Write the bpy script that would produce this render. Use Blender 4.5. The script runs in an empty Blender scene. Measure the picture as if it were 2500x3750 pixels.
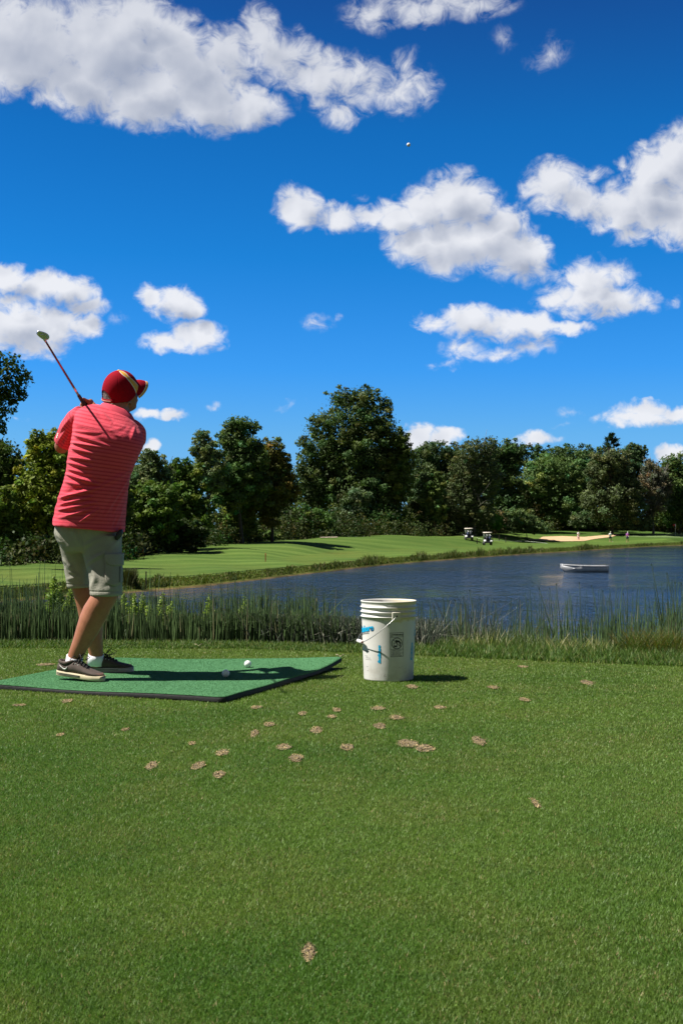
import bpy, bmesh, math, random
import numpy as np
from mathutils import Vector, Matrix, noise as mnoise
from mathutils.bvhtree import BVHTree
rng = np.random.default_rng(7)
C = bpy.context.scene.collection
scene = bpy.context.scene
PI = math.pi

# ------------------------------------------------------------------ camera
F = 4500.0; CX = 1250.0; HY = 1925.0; CH = 0.865       # focal length in photo pixels, horizon row, eye height
DS = 2500/1568.0
cam_d = bpy.data.cameras.new('camera'); cam = bpy.data.objects.new('camera', cam_d); C.objects.link(cam)
cam_d.sensor_fit = 'HORIZONTAL'; cam_d.sensor_width = 24.0; cam_d.lens = 24.0*F/2500
cam_d.shift_y = 50/2500.0
cam.location = (0, 0, CH); cam.rotation_euler = (PI/2, 0, 0)
cam_d.clip_start = 0.05; cam_d.clip_end = 3000
cam_d.dof.use_dof = True; cam_d.dof.focus_distance = 6.9; cam_d.dof.aperture_fstop = 14
scene.camera = cam

# ------------------------------------------------------------------ light
SUND = Vector((-0.555, -0.05, 0.83)).normalized()        # towards the sun: high on the left
sun_d = bpy.data.lights.new('sun', 'SUN'); sun = bpy.data.objects.new('sun', sun_d); C.objects.link(sun)
sun_d.energy = 5.0; sun_d.angle = math.radians(0.53); sun_d.color = (1.0, 0.955, 0.88)
sun.rotation_euler = SUND.to_track_quat('Z', 'Y').to_euler()
scene.view_settings.view_transform = 'Standard'; scene.view_settings.look = 'None'
scene.view_settings.exposure = 0.86; scene.view_settings.gamma = 1.0
scene.cycles.max_bounces = 6; scene.cycles.diffuse_bounces = 2; scene.cycles.glossy_bounces = 3
scene.cycles.transmission_bounces = 4; scene.cycles.transparent_max_bounces = 8
scene.cycles.caustics_reflective = False; scene.cycles.caustics_refractive = False

# ------------------------------------------------------------------ node helper
class NT:
    def __init__(s, tree): s.t = tree; s.n = tree.nodes; s.l = tree.links
    def new(s, kind, **kw):
        nd = s.n.new(kind)
        for k, v in kw.items(): setattr(nd, k, v)
        return nd
    def put(s, sock, val):
        if isinstance(val, bpy.types.NodeSocket): s.l.new(val, sock)
        elif val is not None:
            if hasattr(sock.default_value, '__len__') and not hasattr(val, '__len__'): val = [val]*len(sock.default_value)
            if hasattr(sock.default_value, '__len__') and len(sock.default_value) == 4 and len(val) == 3: val = (*val, 1)
            sock.default_value = val
    def math(s, op, a, b=None, c=None, clamp=False):
        nd = s.new('ShaderNodeMath', operation=op, use_clamp=clamp)
        s.put(nd.inputs[0], a); s.put(nd.inputs[1], b)
        if c is not None: s.put(nd.inputs[2], c)
        return nd.outputs[0]
    def vmath(s, op, a, b=None, out=0):
        nd = s.new('ShaderNodeVectorMath', operation=op); s.put(nd.inputs[0], a)
        if op == 'SCALE': s.put(nd.inputs[3], b)
        else: s.put(nd.inputs[1], b)
        return nd.outputs[out]
    def mix(s, fac, a, b, blend='MIX'):
        nd = s.new('ShaderNodeMix', data_type='RGBA', blend_type=blend)
        s.put(nd.inputs[0], fac); s.put(nd.inputs[6], a); s.put(nd.inputs[7], b)
        return nd.outputs[2]
    def noise(s, vec, scale, detail=4, rough=0.55, dist=0.0, col=False):
        nd = s.new('ShaderNodeTexNoise'); s.put(nd.inputs['Vector'], vec); nd.inputs['Scale'].default_value = scale
        nd.inputs['Detail'].default_value = detail; nd.inputs['Roughness'].default_value = rough
        nd.inputs['Distortion'].default_value = dist
        return nd.outputs[1 if col else 0]
    def mrange(s, v, a, b, c=0.0, d=1.0, smooth=False):
        nd = s.new('ShaderNodeMapRange'); nd.clamp = True
        if smooth: nd.interpolation_type = 'SMOOTHSTEP'
        s.put(nd.inputs[0], v)
        for i, q in enumerate((a, b, c, d)): s.put(nd.inputs[i+1], q)
        return nd.outputs[0]
    def ramp(s, fac, stops, interp='LINEAR'):
        nd = s.new('ShaderNodeValToRGB'); s.put(nd.inputs[0], fac); e = nd.color_ramp.elements; nd.color_ramp.interpolation = interp
        while len(e) < len(stops): e.new(0.5)
        for i, (p, c) in enumerate(stops): e[i].position = p; e[i].color = (*c, 1) if len(c) == 3 else c
        return nd.outputs[0]
    def comb(s, x, y, z):
        nd = s.new('ShaderNodeCombineXYZ')
        for i, q in enumerate((x, y, z)): s.put(nd.inputs[i], q)
        return nd.outputs[0]
    def bump(s, h, strength, dist, normal=None):
        nd = s.new('ShaderNodeBump'); s.put(nd.inputs['Height'], h); nd.inputs['Strength'].default_value = strength
        nd.inputs['Distance'].default_value = dist
        if normal is not None: s.put(nd.inputs['Normal'], normal)
        return nd.outputs[0]

# ------------------------------------------------------------------ sky: clear blue with cumulus, by direction
def disp2dir(xd, yd):
    u = (xd*DS-CX)/F; v = (HY-yd*DS)/F
    az = math.atan(u); el = math.atan(v*math.cos(az)); return az*28.22, el*28.22
CLOUDS = [ # x, y, rx, ry, rot deg, weight   (in hundredths of a small angle)
 (60,90,210,110,0,1),(40,150,120,70,0,1),(250,110,190,120,0,1),(180,190,120,75,12,1),(320,50,120,60,0,.9),(390,110,110,85,20,1),(330,215,150,80,5,1),
 (450,180,120,90,0,1),(480,235,120,70,0,1),(575,248,92,48,0,1),(520,130,100,70,0,.85),(600,80,62,65,0,.8),(640,125,85,70,0,.75),
 (735,165,100,62,10,.75),(830,185,110,60,10,.58),(910,215,85,55,0,.56),(968,200,50,54,0,.5),(782,258,56,40,0,.55),(745,225,70,40,0,.48),(820,235,70,36,0,.45),(930,150,44,44,0,.38),(105,230,60,30,20,.5),
 (860,25,90,42,-10,.48),(960,20,120,42,0,.6),(1080,5,130,40,0,.55),(870,60,42,24,0,.36),
 (1150,90,34,38,0,.25),(1260,122,72,46,-20,.27),
 (688,480,60,50,0,.95),(780,500,85,36,5,.8),(850,500,60,34,0,.8),(905,500,65,45,0,.95),(975,480,80,60,0,1),(1040,460,90,70,0,1),(1085,470,75,62,0,1),(960,560,85,55,0,.95),
 (1040,560,120,72,0,1),(1120,555,115,75,10,1),(1180,590,92,60,20,1),(1160,520,60,55,0,1),(1225,580,50,42,0,.85),(835,448,28,12,0,.2),
 (1270,430,82,60,0,.85),(1330,460,85,46,10,.85),(1365,400,36,26,0,.5),(1430,480,100,60,0,.95),(1490,460,90,80,0,1),(1500,390,70,62,0,1),(1560,370,80,85,0,1),(1560,480,90,80,0,1),(1450,535,60,30,0,.6),(1425,372,22,22,0,.4),(1480,330,16,18,0,.45),
 (1310,640,60,30,0,.55),(1360,640,72,50,0,.8),(1350,680,110,45,0,.85),(1400,695,90,36,0,.85),(1420,640,50,40,0,.65),(1290,690,66,28,0,.7),(1480,690,45,22,0,.55),(1545,692,25,13,0,.3),
 (1000,742,62,24,10,.7),(1080,735,85,40,0,.95),(1160,745,90,38,0,.9),(1220,748,70,34,0,.9),(1290,750,78,20,0,.8),
 (1065,798,62,30,0,.55),(1020,832,54,13,-5,.36),(1150,812,80,24,-8,.42),(1215,792,78,27,5,.5),
 (20,640,60,38,0,1),(100,660,90,42,0,1),(160,672,75,40,0,.95),(190,705,60,26,0,.8),(40,745,100,60,0,1),(115,750,90,52,0,1),(185,752,58,34,0,.9),(90,795,85,30,0,.7),(268,735,32,26,0,.2),(30,690,60,30,0,.6),
 (350,680,36,28,20,.9),(400,700,72,42,10,.95),(440,718,40,30,0,.85),(390,785,75,24,0,.8),(450,775,68,36,0,.95),
 (728,742,46,26,0,.34),(772,728,20,14,0,.24),
 (335,947,36,13,0,.8),(395,948,34,15,0,.85),(345,1018,26,18,0,.85),(650,930,34,15,-15,.30),(492,940,24,13,0,.32),(706,918,12,8,0,.25),
 (1470,958,105,24,0,.85),(1480,942,62,26,0,.95),(1540,955,60,22,0,.9),(1303,947,42,12,0,.36),(1300,974,42,8,0,.2),
 (960,1000,42,32,0,1),(1015,1005,55,26,0,.95),(1225,1002,52,18,0,.85),(1275,1002,36,9,0,.4),(1545,1042,40,22,0,.9),(45,957,26,8,0,.3)]
def make_world():
    w = bpy.data.worlds.new('World'); scene.world = w; w.use_nodes = True; w.node_tree.nodes.clear()
    g = NT(w.node_tree)
    out = g.new('ShaderNodeOutputWorld'); tc = g.new('ShaderNodeTexCoord').outputs['Generated']
    sky = g.new('ShaderNodeTexSky', sky_type='NISHITA'); sky.sun_disc = False
    sky.sun_elevation = math.asin(SUND.z); sky.sun_rotation = math.atan2(SUND.x, SUND.y)
    sky.air_density = 1.0; sky.dust_density = 0.3; sky.ozone_density = 3.0; sky.altitude = 200
    sep = g.new('ShaderNodeSeparateXYZ'); g.put(sep.inputs[0], tc)
    az = g.math('ARCTAN2', sep.outputs[0], sep.outputs[1]); el = g.math('ARCSINE', sep.outputs[2])
    hs = g.new('ShaderNodeHueSaturation'); hs.inputs['Saturation'].default_value = SKY_SAT; hs.inputs['Value'].default_value = 1.0
    hs.inputs['Hue'].default_value = SKY_HUE
    g.put(hs.inputs['Color'], sky.outputs[0])
    tint = g.ramp(g.mrange(el, 0.0, 0.5), SKY_RAMP)
    away = g.math('MAXIMUM', g.mrange(sep.outputs[1], 0.35, -0.2, 0, 1, True), g.mrange(el, 0.5, 0.85, 0, 1, True))
    tint = g.mix(away, tint, (.40, .36, .33))  # sky behind and overhead greyed and dimmed to set the fill light
    blue = g.mix(1.0, hs.outputs[0], tint, 'MULTIPLY')
    P = g.comb(g.math('MULTIPLY', az, 28.22), g.math('MULTIPLY', el, 28.22), 0.0)
    # noise cloud cover added out of view behind the camera for neutral fill light
    gp = g.comb(g.math('DIVIDE', sep.outputs[0], g.math('ADD', g.math('ABSOLUTE', sep.outputs[2]), 0.12)),
                g.math('DIVIDE', sep.outputs[1], g.math('ADD', g.math('ABSOLUTE', sep.outputs[2]), 0.12)), 3.3)
    gn = g.noise(gp, 0.9, 6, 0.6)
    gm = g.mrange(gn, 0.52, 0.62, 0, 1, True)
    back = g.mrange(sep.outputs[1], 0.35, -0.15, 0, 1, True)
    gm = g.math('MULTIPLY', gm, back)
    gcol = g.mix(g.mrange(gn, 0.55, 0.75), [v*.55 for v in CLOUD_W], [v*.55 for v in CLOUD_G])
    cheap = g.mix(gm, blue, gcol)
    # the clouds seen over the lake
    warp = g.noise(P, 1.1, 3, 0.6, col=True)
    wv = g.vmath('SCALE', g.vmath('SUBTRACT', warp, (0.5, 0.5, 0.5)), 0.55)
    warp2 = g.noise(P, 3.7, 3, 0.6, col=True)
    wv = g.vmath('ADD', wv, g.vmath('SCALE', g.vmath('SUBTRACT', warp2, (0.5, 0.5, 0.5)), 0.22))
    PW = g.vmath('ADD', P, wv)
    grp = bpy.data.node_groups.new('cloud_shape', 'ShaderNodeTree')
    grp.interface.new_socket('P', in_out='INPUT', socket_type='NodeSocketVector')
    grp.interface.new_socket('d', in_out='OUTPUT', socket_type='NodeSocketFloat')
    q = NT(grp); gi = q.new('NodeGroupInput'); go = q.new('NodeGroupOutput'); acc = None
    for (x, y, rx, ry, rot, wt) in CLOUDS:
        cx, cy = disp2dir(x, y)
        m = q.new('ShaderNodeMapping', vector_type='TEXTURE'); q.put(m.inputs[0], gi.outputs[0])
        m.inputs['Location'].default_value = (cx, cy, 0); m.inputs['Rotation'].default_value = (0, 0, math.radians(-rot))
        k = 1.22
        m.inputs['Scale'].default_value = (rx*k/100, ry*k/100, 1)
        gr = q.new('ShaderNodeTexGradient', gradient_type='SPHERICAL'); q.put(gr.inputs[0], m.outputs[0])
        v = gr.outputs[1]
        if acc is None: acc = q.math('MULTIPLY', v, wt)
        else: acc = q.math('MAXIMUM', q.math('MULTIPLY', v, wt), acc)
    q.put(go.inputs[0], acc)
    def shape(vec):
        n = g.new('ShaderNodeGroup'); n.node_tree = grp; g.put(n.inputs[0], vec); return n.outputs[0]
    s0 = shape(PW); s1 = shape(g.vmath('ADD', PW, (-0.30, 0.36, 0)))
    PE = g.vmath('MULTIPLY', P, (1, 1.2, 1))
    f1 = g.noise(PE, 2.1, 10, 0.64, 0.7)
    f1b = g.noise(g.vmath('ADD', PE, (-0.2, 0.32, 0)), 1.05, 2.2, 0.45, 0.3)
    f1c = g.noise(PE, 1.05, 2.2, 0.45, 0.3)
    body = g.mrange(s0, 0.0, 0.25, 0, 1, True)
    dens = g.math('ADD', g.math('MULTIPLY', s0, 1.9), g.math('MULTIPLY', g.math('MULTIPLY', g.math('SUBTRACT', f1, 0.5), 2.1), body))
    alpha = g.mrange(dens, 0.12, 1.16, 0, 1, True)
    relief = g.math('MULTIPLY', g.math('SUBTRACT', f1b, f1c), 0.9)
    relief = g.math('ADD', relief, g.math('MULTIPLY', g.math('SUBTRACT', f1, 0.5), -0.05))
    thick = g.mrange(s1, 0.25, 0.95, 0, 1, True)
    sh = g.math('ADD', g.math('MULTIPLY', thick, 0.64), relief)
    sh = g.math('ADD', sh, 0.04, clamp=True)
    ccol = g.mix(sh, CLOUD_W, CLOUD_G)
    high = g.mrange(el, 0.22, 0.42, 0, 0.35)
    ccol = g.mix(high, ccol, CLOUD_G)
    rich = g.mix(g.math('MULTIPLY', alpha, 0.97), cheap, ccol)
    b1 = g.new('ShaderNodeBackground'); g.put(b1.inputs[0], cheap); b1.inputs[1].default_value = SKY_STR
    b2 = g.new('ShaderNodeBackground'); g.put(b2.inputs[0], rich); b2.inputs[1].default_value = SKY_STR
    win = g.math('MULTIPLY', g.math('LESS_THAN', g.math('ABSOLUTE', az), 0.36), g.math('LESS_THAN', g.math('ABSOLUTE', g.math('SUBTRACT', el, 0.24)), 0.25))
    mx = g.new('ShaderNodeMixShader'); g.put(mx.inputs[0], win); g.l.new(b1.outputs[0], mx.inputs[1]); g.l.new(b2.outputs[0], mx.inputs[2])
    g.l.new(mx.outputs[0], out.inputs[0])
    w.cycles.sampling_method = 'MANUAL'; w.cycles.sample_map_resolution = 512
SKY_STR = 0.0555; SKY_SAT = 1.0; SKY_HUE = 0.5
SKY_RAMP = [(0.0, (.42, .93, 1.75)), (0.08, (.37, .80, 1.5)), (0.147, (.32, .80, 1.4)), (0.253, (.165, .75, 1.48)), (0.43, (.065, .67, 1.30)),
            (0.62, (.048, .58, 1.14)), (0.81, (.07, .38, .84)), (0.9, (.09, .31, .66)), (1.0, (.2, .5, .9))]
CLOUD_W = (8.6, 8.75, 9.2); CLOUD_G = (3.1, 3.6, 4.8)
make_world()

# ------------------------------------------------------------------ mesh helpers
def W(px, py, Y): return Vector(((px-CX)/F*Y, Y, CH-(py-HY)/F*Y))          # photo pixel at a given distance -> metres
def D(xd, yd, Y): return W(xd*DS, yd*DS, Y)
def tag(o, label=None, cat=None, group=None, kind=None):
    if label: o['label'] = label
    if cat: o['category'] = cat
    if group: o['group'] = group
    if kind: o['kind'] = kind
    return o
def link(name, me, mat=None, parent=None):
    o = bpy.data.objects.new(name, me); C.objects.link(o)
    for m in (mat if isinstance(mat, (list, tuple)) else [mat]):
        if m: me.materials.append(m)
    if parent is not None:
        o.parent = parent; o.matrix_parent_inverse = Matrix.Identity(4)
        o.location = -Vector(parent.get('base', (0, 0, 0))) if 'base' in parent else (0, 0, 0)
    return o
def empty(name, loc=(0, 0, 0)):
    o = bpy.data.objects.new(name, None); C.objects.link(o); o.location = loc; o.empty_display_size = 0.2
    return o
def np_mesh(name, V, Fc, cols=None, smooth=False, mi=None):
    """V (n,3); Fc (m,3) or (m,4); cols (n,3) point colour attribute 'tone'"""
    me = bpy.data.meshes.new(name); V = np.asarray(V, np.float32); Fc = np.asarray(Fc, np.int32)
    me.vertices.add(len(V)); me.vertices.foreach_set('co', V.ravel())
    k = Fc.shape[1]; me.loops.add(Fc.size); me.loops.foreach_set('vertex_index', Fc.ravel())
    me.polygons.add(len(Fc)); me.polygons.foreach_set('loop_start', np.arange(len(Fc), dtype=np.int32)*k)
    if smooth: me.polygons.foreach_set('use_smooth', np.ones(len(Fc), bool))
    if mi is not None: me.polygons.foreach_set('material_index', np.asarray(mi, np.int32))
    me.update(calc_edges=True)
    if cols is not None:
        a = me.color_attributes.new('tone', 'FLOAT_COLOR', 'POINT')
        a.data.foreach_set('color', np.concatenate([cols, np.ones((len(V), 1))], 1).astype(np.float32).ravel())
    return me
class MB:
    def __init__(s): s.v = []; s.f = []; s.m = []
    def add(s, V, Fs, m=0):
        b = len(s.v); s.v += [tuple(p) for p in V]; s.f += [tuple(i+b for i in f) for f in Fs]; s.m += [m]*len(Fs)
    def rings(s, R, cap=True, closed=True, m=0):
        n = len(R[0]); V = [p for r in R for p in r]; Fs = []
        for i in range(len(R)-1):
            for j in range(n if closed else n-1):
                k = (j+1) % n; Fs.append((i*n+j, i*n+k, (i+1)*n+k, (i+1)*n+j))
        if cap and closed:
            Fs.append(tuple(range(n-1, -1, -1))); Fs.append(tuple((len(R)-1)*n+j for j in range(n)))
        s.add(V, Fs, m)
    def tube(s, pts, rad, n=8, m=0, cap=True, squash=None, up=None):
        pts = [Vector(p) for p in pts]; R = []
        if not hasattr(rad, '__len__'): rad = [rad]*len(pts)
        prev = None
        for i, p in enumerate(pts):
            d = (pts[min(i+1, len(pts)-1)]-pts[max(i-1, 0)]).normalized()
            if prev is None:
                a = Vector(up) if up else (Vector((0, 0, 1)) if abs(d.z) < .9 else Vector((1, 0, 0)))
            else: a = prev
            u = (a-d*a.dot(d)).normalized(); prev = u; v = d.cross(u)
            ru, rv = (rad[i], rad[i]) if not hasattr(rad[i], '__len__') else rad[i]
            R.append([p+u*(math.cos(2*PI*k/n)*ru)+v*(math.sin(2*PI*k/n)*rv) for k in range(n)])
        s.rings(R, cap, True, m)
    def box(s, c, h, m=0, rot=None):
        V = [Vector((x, y, z)) for x in (-h[0], h[0]) for y in (-h[1], h[1]) for z in (-h[2], h[2])]
        if rot: V = [rot @ v for v in V]
        s.add([v+Vector(c) for v in V], [(0, 1, 3, 2), (4, 6, 7, 5), (0, 4, 5, 1), (2, 3, 7, 6), (0, 2, 6, 4), (1, 5, 7, 3)], m)
    def ball(s, c, r, nu=16, nv=10, m=0, rot=None):
        if not hasattr(r, '__len__'): r = (r, r, r)
        c = Vector(c); R = []
        for i in range(1, nv):
            t = PI*i/nv; ring = []
            for j in range(nu):
                a = 2*PI*j/nu; v = Vector((math.sin(t)*math.cos(a)*r[0], math.sin(t)*math.sin(a)*r[1], -math.cos(t)*r[2]))
                ring.append(c+(rot @ v if rot else v))
            R.append(ring)
        s.rings(R, False, True, m)
        b = len(s.v)-len(R)*nu; e = Vector((0, 0, r[2])); e = rot @ e if rot else e
        s.v += [tuple(c-e), tuple(c+e)]; nb = len(s.v)-2; nt = nb+1
        for j in range(nu):
            k = (j+1) % nu; s.f.append((nb, b+k, b+j)); s.m.append(m)
            o = b+(len(R)-1)*nu; s.f.append((nt, o+j, o+k)); s.m.append(m)
    def mesh(s, name, smooth=True):
        me = bpy.data.meshes.new(name); me.from_pydata(s.v, [], s.f); me.update()
        me.polygons.foreach_set('use_smooth', [smooth]*len(me.polygons)); me.polygons.foreach_set('material_index', s.m); return me
    def build(s, name, mat=None, parent=None, smooth=True, bevel=0):
        me = s.mesh(name, smooth); bm = bmesh.new(); bm.from_mesh(me); bmesh.ops.recalc_face_normals(bm, faces=bm.faces); bm.to_mesh(me); bm.free()
        o = link(name, me, mat, parent)
        if bevel:
            b = o.modifiers.new('bevel', 'BEVEL'); b.width = bevel; b.segments = 2; b.limit_method = 'ANGLE'
        return o
def material(name, fn):
    m = bpy.data.materials.new(name); m.use_nodes = True; m.node_tree.nodes.clear(); g = NT(m.node_tree)
    out = g.new('ShaderNodeOutputMaterial'); p = g.new('ShaderNodeBsdfPrincipled'); g.l.new(p.outputs[0], out.inputs[0])
    r = fn(g, p, out); return m
def simple(name, col, rough=0.6, metal=0.0, var=0.0, vscale=20, bump=0.0, bscale=200, bdist=0.002, spec=None):
    def fn(g, p, out):
        co = g.new('ShaderNodeTexCoord').outputs['Object']
        c = col
        if var: 
            n = g.noise(co, vscale, 4); c = g.mix(g.mrange(n, .3, .7), [v*(1-var) for v in col], [min(1, v*(1+var)) for v in col])
        g.put(p.inputs['Base Color'], c); p.inputs['Roughness'].default_value = rough; p.inputs['Metallic'].default_value = metal
        if spec is not None: p.inputs['Specular IOR Level'].default_value = spec
        if bump: g.put(p.inputs['Normal'], g.bump(g.noise(co, bscale, 3), bump, bdist))
    return material(name, fn)
def blend_leaf(name, trans=0.25, rough=0.55, gain=1.0, spec=0.35):
    """foliage: colour from the point attribute 'tone' (each clump has its own leaf colour)"""
    def fn(g, p, out):
        at = g.new('ShaderNodeAttribute'); at.attribute_name = 'tone'
        c = at.outputs['Color']
        if gain != 1: c = g.mix(1.0, c, (gain, gain, gain), 'MULTIPLY')
        g.put(p.inputs['Base Color'], c); p.inputs['Roughness'].default_value = rough; p.inputs['Specular IOR Level'].default_value = spec
        if trans:
            t = g.new('ShaderNodeBsdfTranslucent'); g.put(t.inputs[0], g.mix(1.0, c, (1.1, 1.25, .6), 'MULTIPLY'))
            mx = g.new('ShaderNodeMixShader'); mx.inputs[0].default_value = trans
            g.l.new(p.outputs[0], mx.inputs[1]); g.l.new(t.outputs[0], mx.inputs[2]); g.l.new(mx.outputs[0], out.inputs[0])
    return material(name, fn)

# ------------------------------------------------------------------ terrain (metres; water level ZW)
ZW = -2.535
COLX = [-1400, -400, 0, 280, 450, 600, 760, 900, 1050, 1200, 1300, 1400, 1568, 2100, 3000]
SHORE = [1420, 1397, 1385, 1363, 1350, 1332, 1313, 1297, 1285, 1274, 1268, 1261.5, 1252.5, 1244, 1240]
# (row, distance) of the ground beyond the shore: front lawn, middle, crest
MID = [(1330, 66), (1318, 75), (1316, 78), (1308, 83), (1296, 92), (1285, 102), (1272, 135), (1260, 155), (1256, 168), (1247, 200), (1246, 204), (1244, 212), (1238, 212), (1232, 215), (1230, 215)]
TOP = [(1296, 90), (1291, 93), (1289, 95), (1282, 103), (1256, 132), (1244, 150), (1234, 170), (1229, 182), (1232, 196), (1223, 222), (1219, 236), (1218, 240), (1222, 245), (1220, 250), (1218, 260)]
UX = np.array([(x*DS-CX)/F for x in COLX])
SY = np.array([15300.0/(y*DS-HY) for y in SHORE])
MY = np.array([m[1] for m in MID], float); MZ = np.array([CH-(m[0]*DS-HY)/F*m[1] for m in MID])
TY = np.array([m[1] for m in TOP], float); TZ = np.array([CH-(m[0]*DS-HY)/F*m[1] for m in TOP])
def smooth_interp(u, xs, ys):
    return np.mean([np.interp(u+d, xs, ys) for d in (-.012, -.006, 0, .006, .012)], axis=0)
def shoreY(u): return smooth_interp(u, UX, SY)
def far_z(u, Y):
    u = np.asarray(u, float); Y = np.asarray(Y, float); u, Y = np.broadcast_arrays(u, Y)
    s = shoreY(u); my = smooth_interp(u, UX, MY); mz = smooth_interp(u, UX, MZ); ty = smooth_interp(u, UX, TY); tz = smooth_interp(u, UX, TZ)
    b1 = s+1.2; z1 = ZW+0.18; b2 = s+3.5; z2 = ZW+0.48
    my = np.maximum(my, b2+4)
    ty = np.maximum(ty, my+8)
    z = np.where(Y < s, ZW-0.6*np.clip(s-Y, 0, 3), 0.0)
    def seg(y0, z0, y1, z1_, ease):
        t = np.clip((Y-y0)/(y1-y0), 0, 1); t = t*t*(3-2*t) if ease else t
        return z0+(z1_-z0)*t
    z = np.where((Y >= s) & (Y < b1), seg(s, ZW, b1, z1, False), z)
    z = np.where((Y >= b1) & (Y < b2), seg(b1, z1, b2, z2, False), z)
    z = np.where((Y >= b2) & (Y < my), seg(b2, z2, my, mz, False), z)
    z = np.where((Y >= my) & (Y < ty), mz+(tz-mz)*np.sin(np.clip((Y-my)/(ty-my), 0, 1)*PI/2)**1.15, z)
    z = np.where(Y >= ty, tz-np.clip((Y-ty)/25, 0, 1)*0.5, z)
    z = z+np.where(Y > b2+3, 0.05*np.sin(u*90+Y*0.13)+0.04*np.sin(Y*0.31+u*40), 0)
    return z
def fz(px, Y): return float(far_z((px-CX)/F, Y))
def far_hit(px, py):
    """photo pixel -> point on the far ground"""
    u = (px-CX)/F; Ys = np.linspace(float(shoreY(u)), 290, 1500); z = far_z(u, Ys)
    zr = CH-(py-HY)/F*Ys; k = np.argmax(z >= zr)
    if z[k] < zr[k]: k = len(Ys)-1
    return Vector((u*Ys[k], Ys[k], float(z[k])))
EDGE = [(-6000, 8.75), (0, 8.75), (900, 8.7), (1323, 8.4), (1600, 8.2), (2000, 7.9), (2500, 7.6), (8000, 6.6)]  # rim of the tee
def tee_edge(u): return np.interp(u, [(e[0]-CX)/F for e in EDGE], [e[1] for e in EDGE])
def near_z(u, Y):
    e = tee_edge(u); t = np.clip((Y-e)/7.0, 0, 1)
    return np.where(Y < e, 0.0, -3.3*(t**1.6)) + 0.0

def grass_mat():
    def fn(g, p, out):
        pos = g.new('ShaderNodeNewGeometry').outputs['Position']
        n1 = g.noise(pos, 0.9, 5, 0.6); n2 = g.noise(pos, 7, 5, 0.65); n3 = g.noise(pos, 160, 3, 0.6)
        c = g.mix(g.mrange(n1, .35, .65), (0.060, 0.105, 0.018), (0.10, 0.145, 0.028))
        c = g.mix(g.mrange(n2, .45, .75, 0, .5), c, (0.15, 0.16, 0.045))
        c = g.mix(g.mrange(n3, .35, .7), g.mix(1.0, c, (.35, .35, .4), 'MULTIPLY'), c)
        g.put(p.inputs['Base Color'], c); p.inputs['Roughness'].default_value = 0.9; p.inputs['Specular IOR Level'].default_value = 0.1
        g.put(p.inputs['Normal'], g.bump(g.noise(pos, 260, 3), 0.7, 0.006))
    return material('turf_soil', fn)
def fairway_mat():
    def fn(g, p, out):
        pos = g.new('ShaderNodeNewGeometry').outputs['Position']; sep = g.new('ShaderNodeSeparateXYZ'); g.put(sep.inputs[0], pos)
        # mowing passes run across the slope
        w = g.math('ADD', g.math('MULTIPLY', sep.outputs[0], -0.16), sep.outputs[1])
        wob = g.math('MULTIPLY', g.noise(pos, 0.03, 2), 7.0)
        st = g.math('SINE', g.math('MULTIPLY', g.math('ADD', w, wob), 2*PI/6.4))
        st2 = g.math('SINE', g.math('MULTIPLY', g.math('ADD', w, wob), 2*PI/2.7))
        big = g.noise(g.vmath('MULTIPLY', pos, (.5, 1, 1)), 0.045, 4, .6); mid = g.noise(pos, 0.35, 5, .7); fine = g.noise(g.vmath('MULTIPLY', pos, (1, .35, 1)), 3.0, 4, .7)
        c = g.mix(g.mrange(st, -.5, .5), (0.058, 0.108, 0.016), (0.100, 0.158, 0.030))
        c = g.mix(g.mrange(st2, 0, 1, 0, .35), c, (0.1224, 0.1700, 0.0408))
        c = g.mix(g.mrange(big, .42, .62, 0, .75), c, (0.0510, 0.0952, 0.0163))
        c = g.mix(g.mrange(mid, .5, .75, 0, .45), c, (0.1224, 0.1496, 0.0340))
        c = g.mix(g.mrange(fine, .35, .7, .3, 0), c, (0.0340, 0.0680, 0.0116))
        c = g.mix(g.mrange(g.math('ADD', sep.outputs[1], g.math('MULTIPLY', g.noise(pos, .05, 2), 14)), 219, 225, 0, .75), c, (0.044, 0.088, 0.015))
        # rough grass near the waterline
        zz = g.mrange(sep.outputs[2], ZW+0.10, ZW+0.55, 1, 0)
        rough = g.mix(g.mrange(g.noise(pos, 1.4, 4), .35, .65), (0.0578, 0.0748, 0.0122), (0.1156, 0.1224, 0.0238))
        c = g.mix(zz, c, rough)
        mud = g.mrange(g.math('ADD', sep.outputs[2], g.math('MULTIPLY', g.noise(pos, .25, 3), 0.16)), ZW+.12, ZW+.17, 1, 0)
        c = g.mix(mud, c, g.mix(g.mrange(g.noise(pos, .5, 3), .4, .6), (0.1632, 0.1156, 0.0510), (0.0748, 0.0578, 0.0238)))
        g.put(p.inputs['Base Color'], c); p.inputs['Roughness'].default_value = 0.95; p.inputs['Specular IOR Level'].default_value = 0.1
        g.put(p.inputs['Normal'], g.bump(g.noise(pos, 8, 4, .7), 0.5, 0.05))
    return material('fairway_grass', fn)
def grid_mesh(name, us, Ys2d, zf, mat, kind='structure', smooth=True):
    nu = len(us); ny = Ys2d.shape[1]; U = np.repeat(us[:, None], ny, 1)
    V = np.stack([U*Ys2d, Ys2d, zf(U, Ys2d)], -1).reshape(-1, 3)
    i = np.arange(nu-1)[:, None]*ny+np.arange(ny-1)[None]; i = i.ravel()
    Fc = np.stack([i, i+ny, i+ny+1, i+1], 1)
    o = link(name, np_mesh(name, V, Fc, smooth=smooth), mat); tag(o, kind=kind); return o
us = np.unique(np.concatenate([np.linspace(-1.2, -.34, 60), np.linspace(-.34, .34, 260), np.linspace(.34, 1.2, 60)]))
sh = shoreY(us)
tt = np.concatenate([np.array([-0.06, -0.03, 0, 0.0045, .009, .013, .018, .024]), np.linspace(.03, 1, 110)**1.15])
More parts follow.
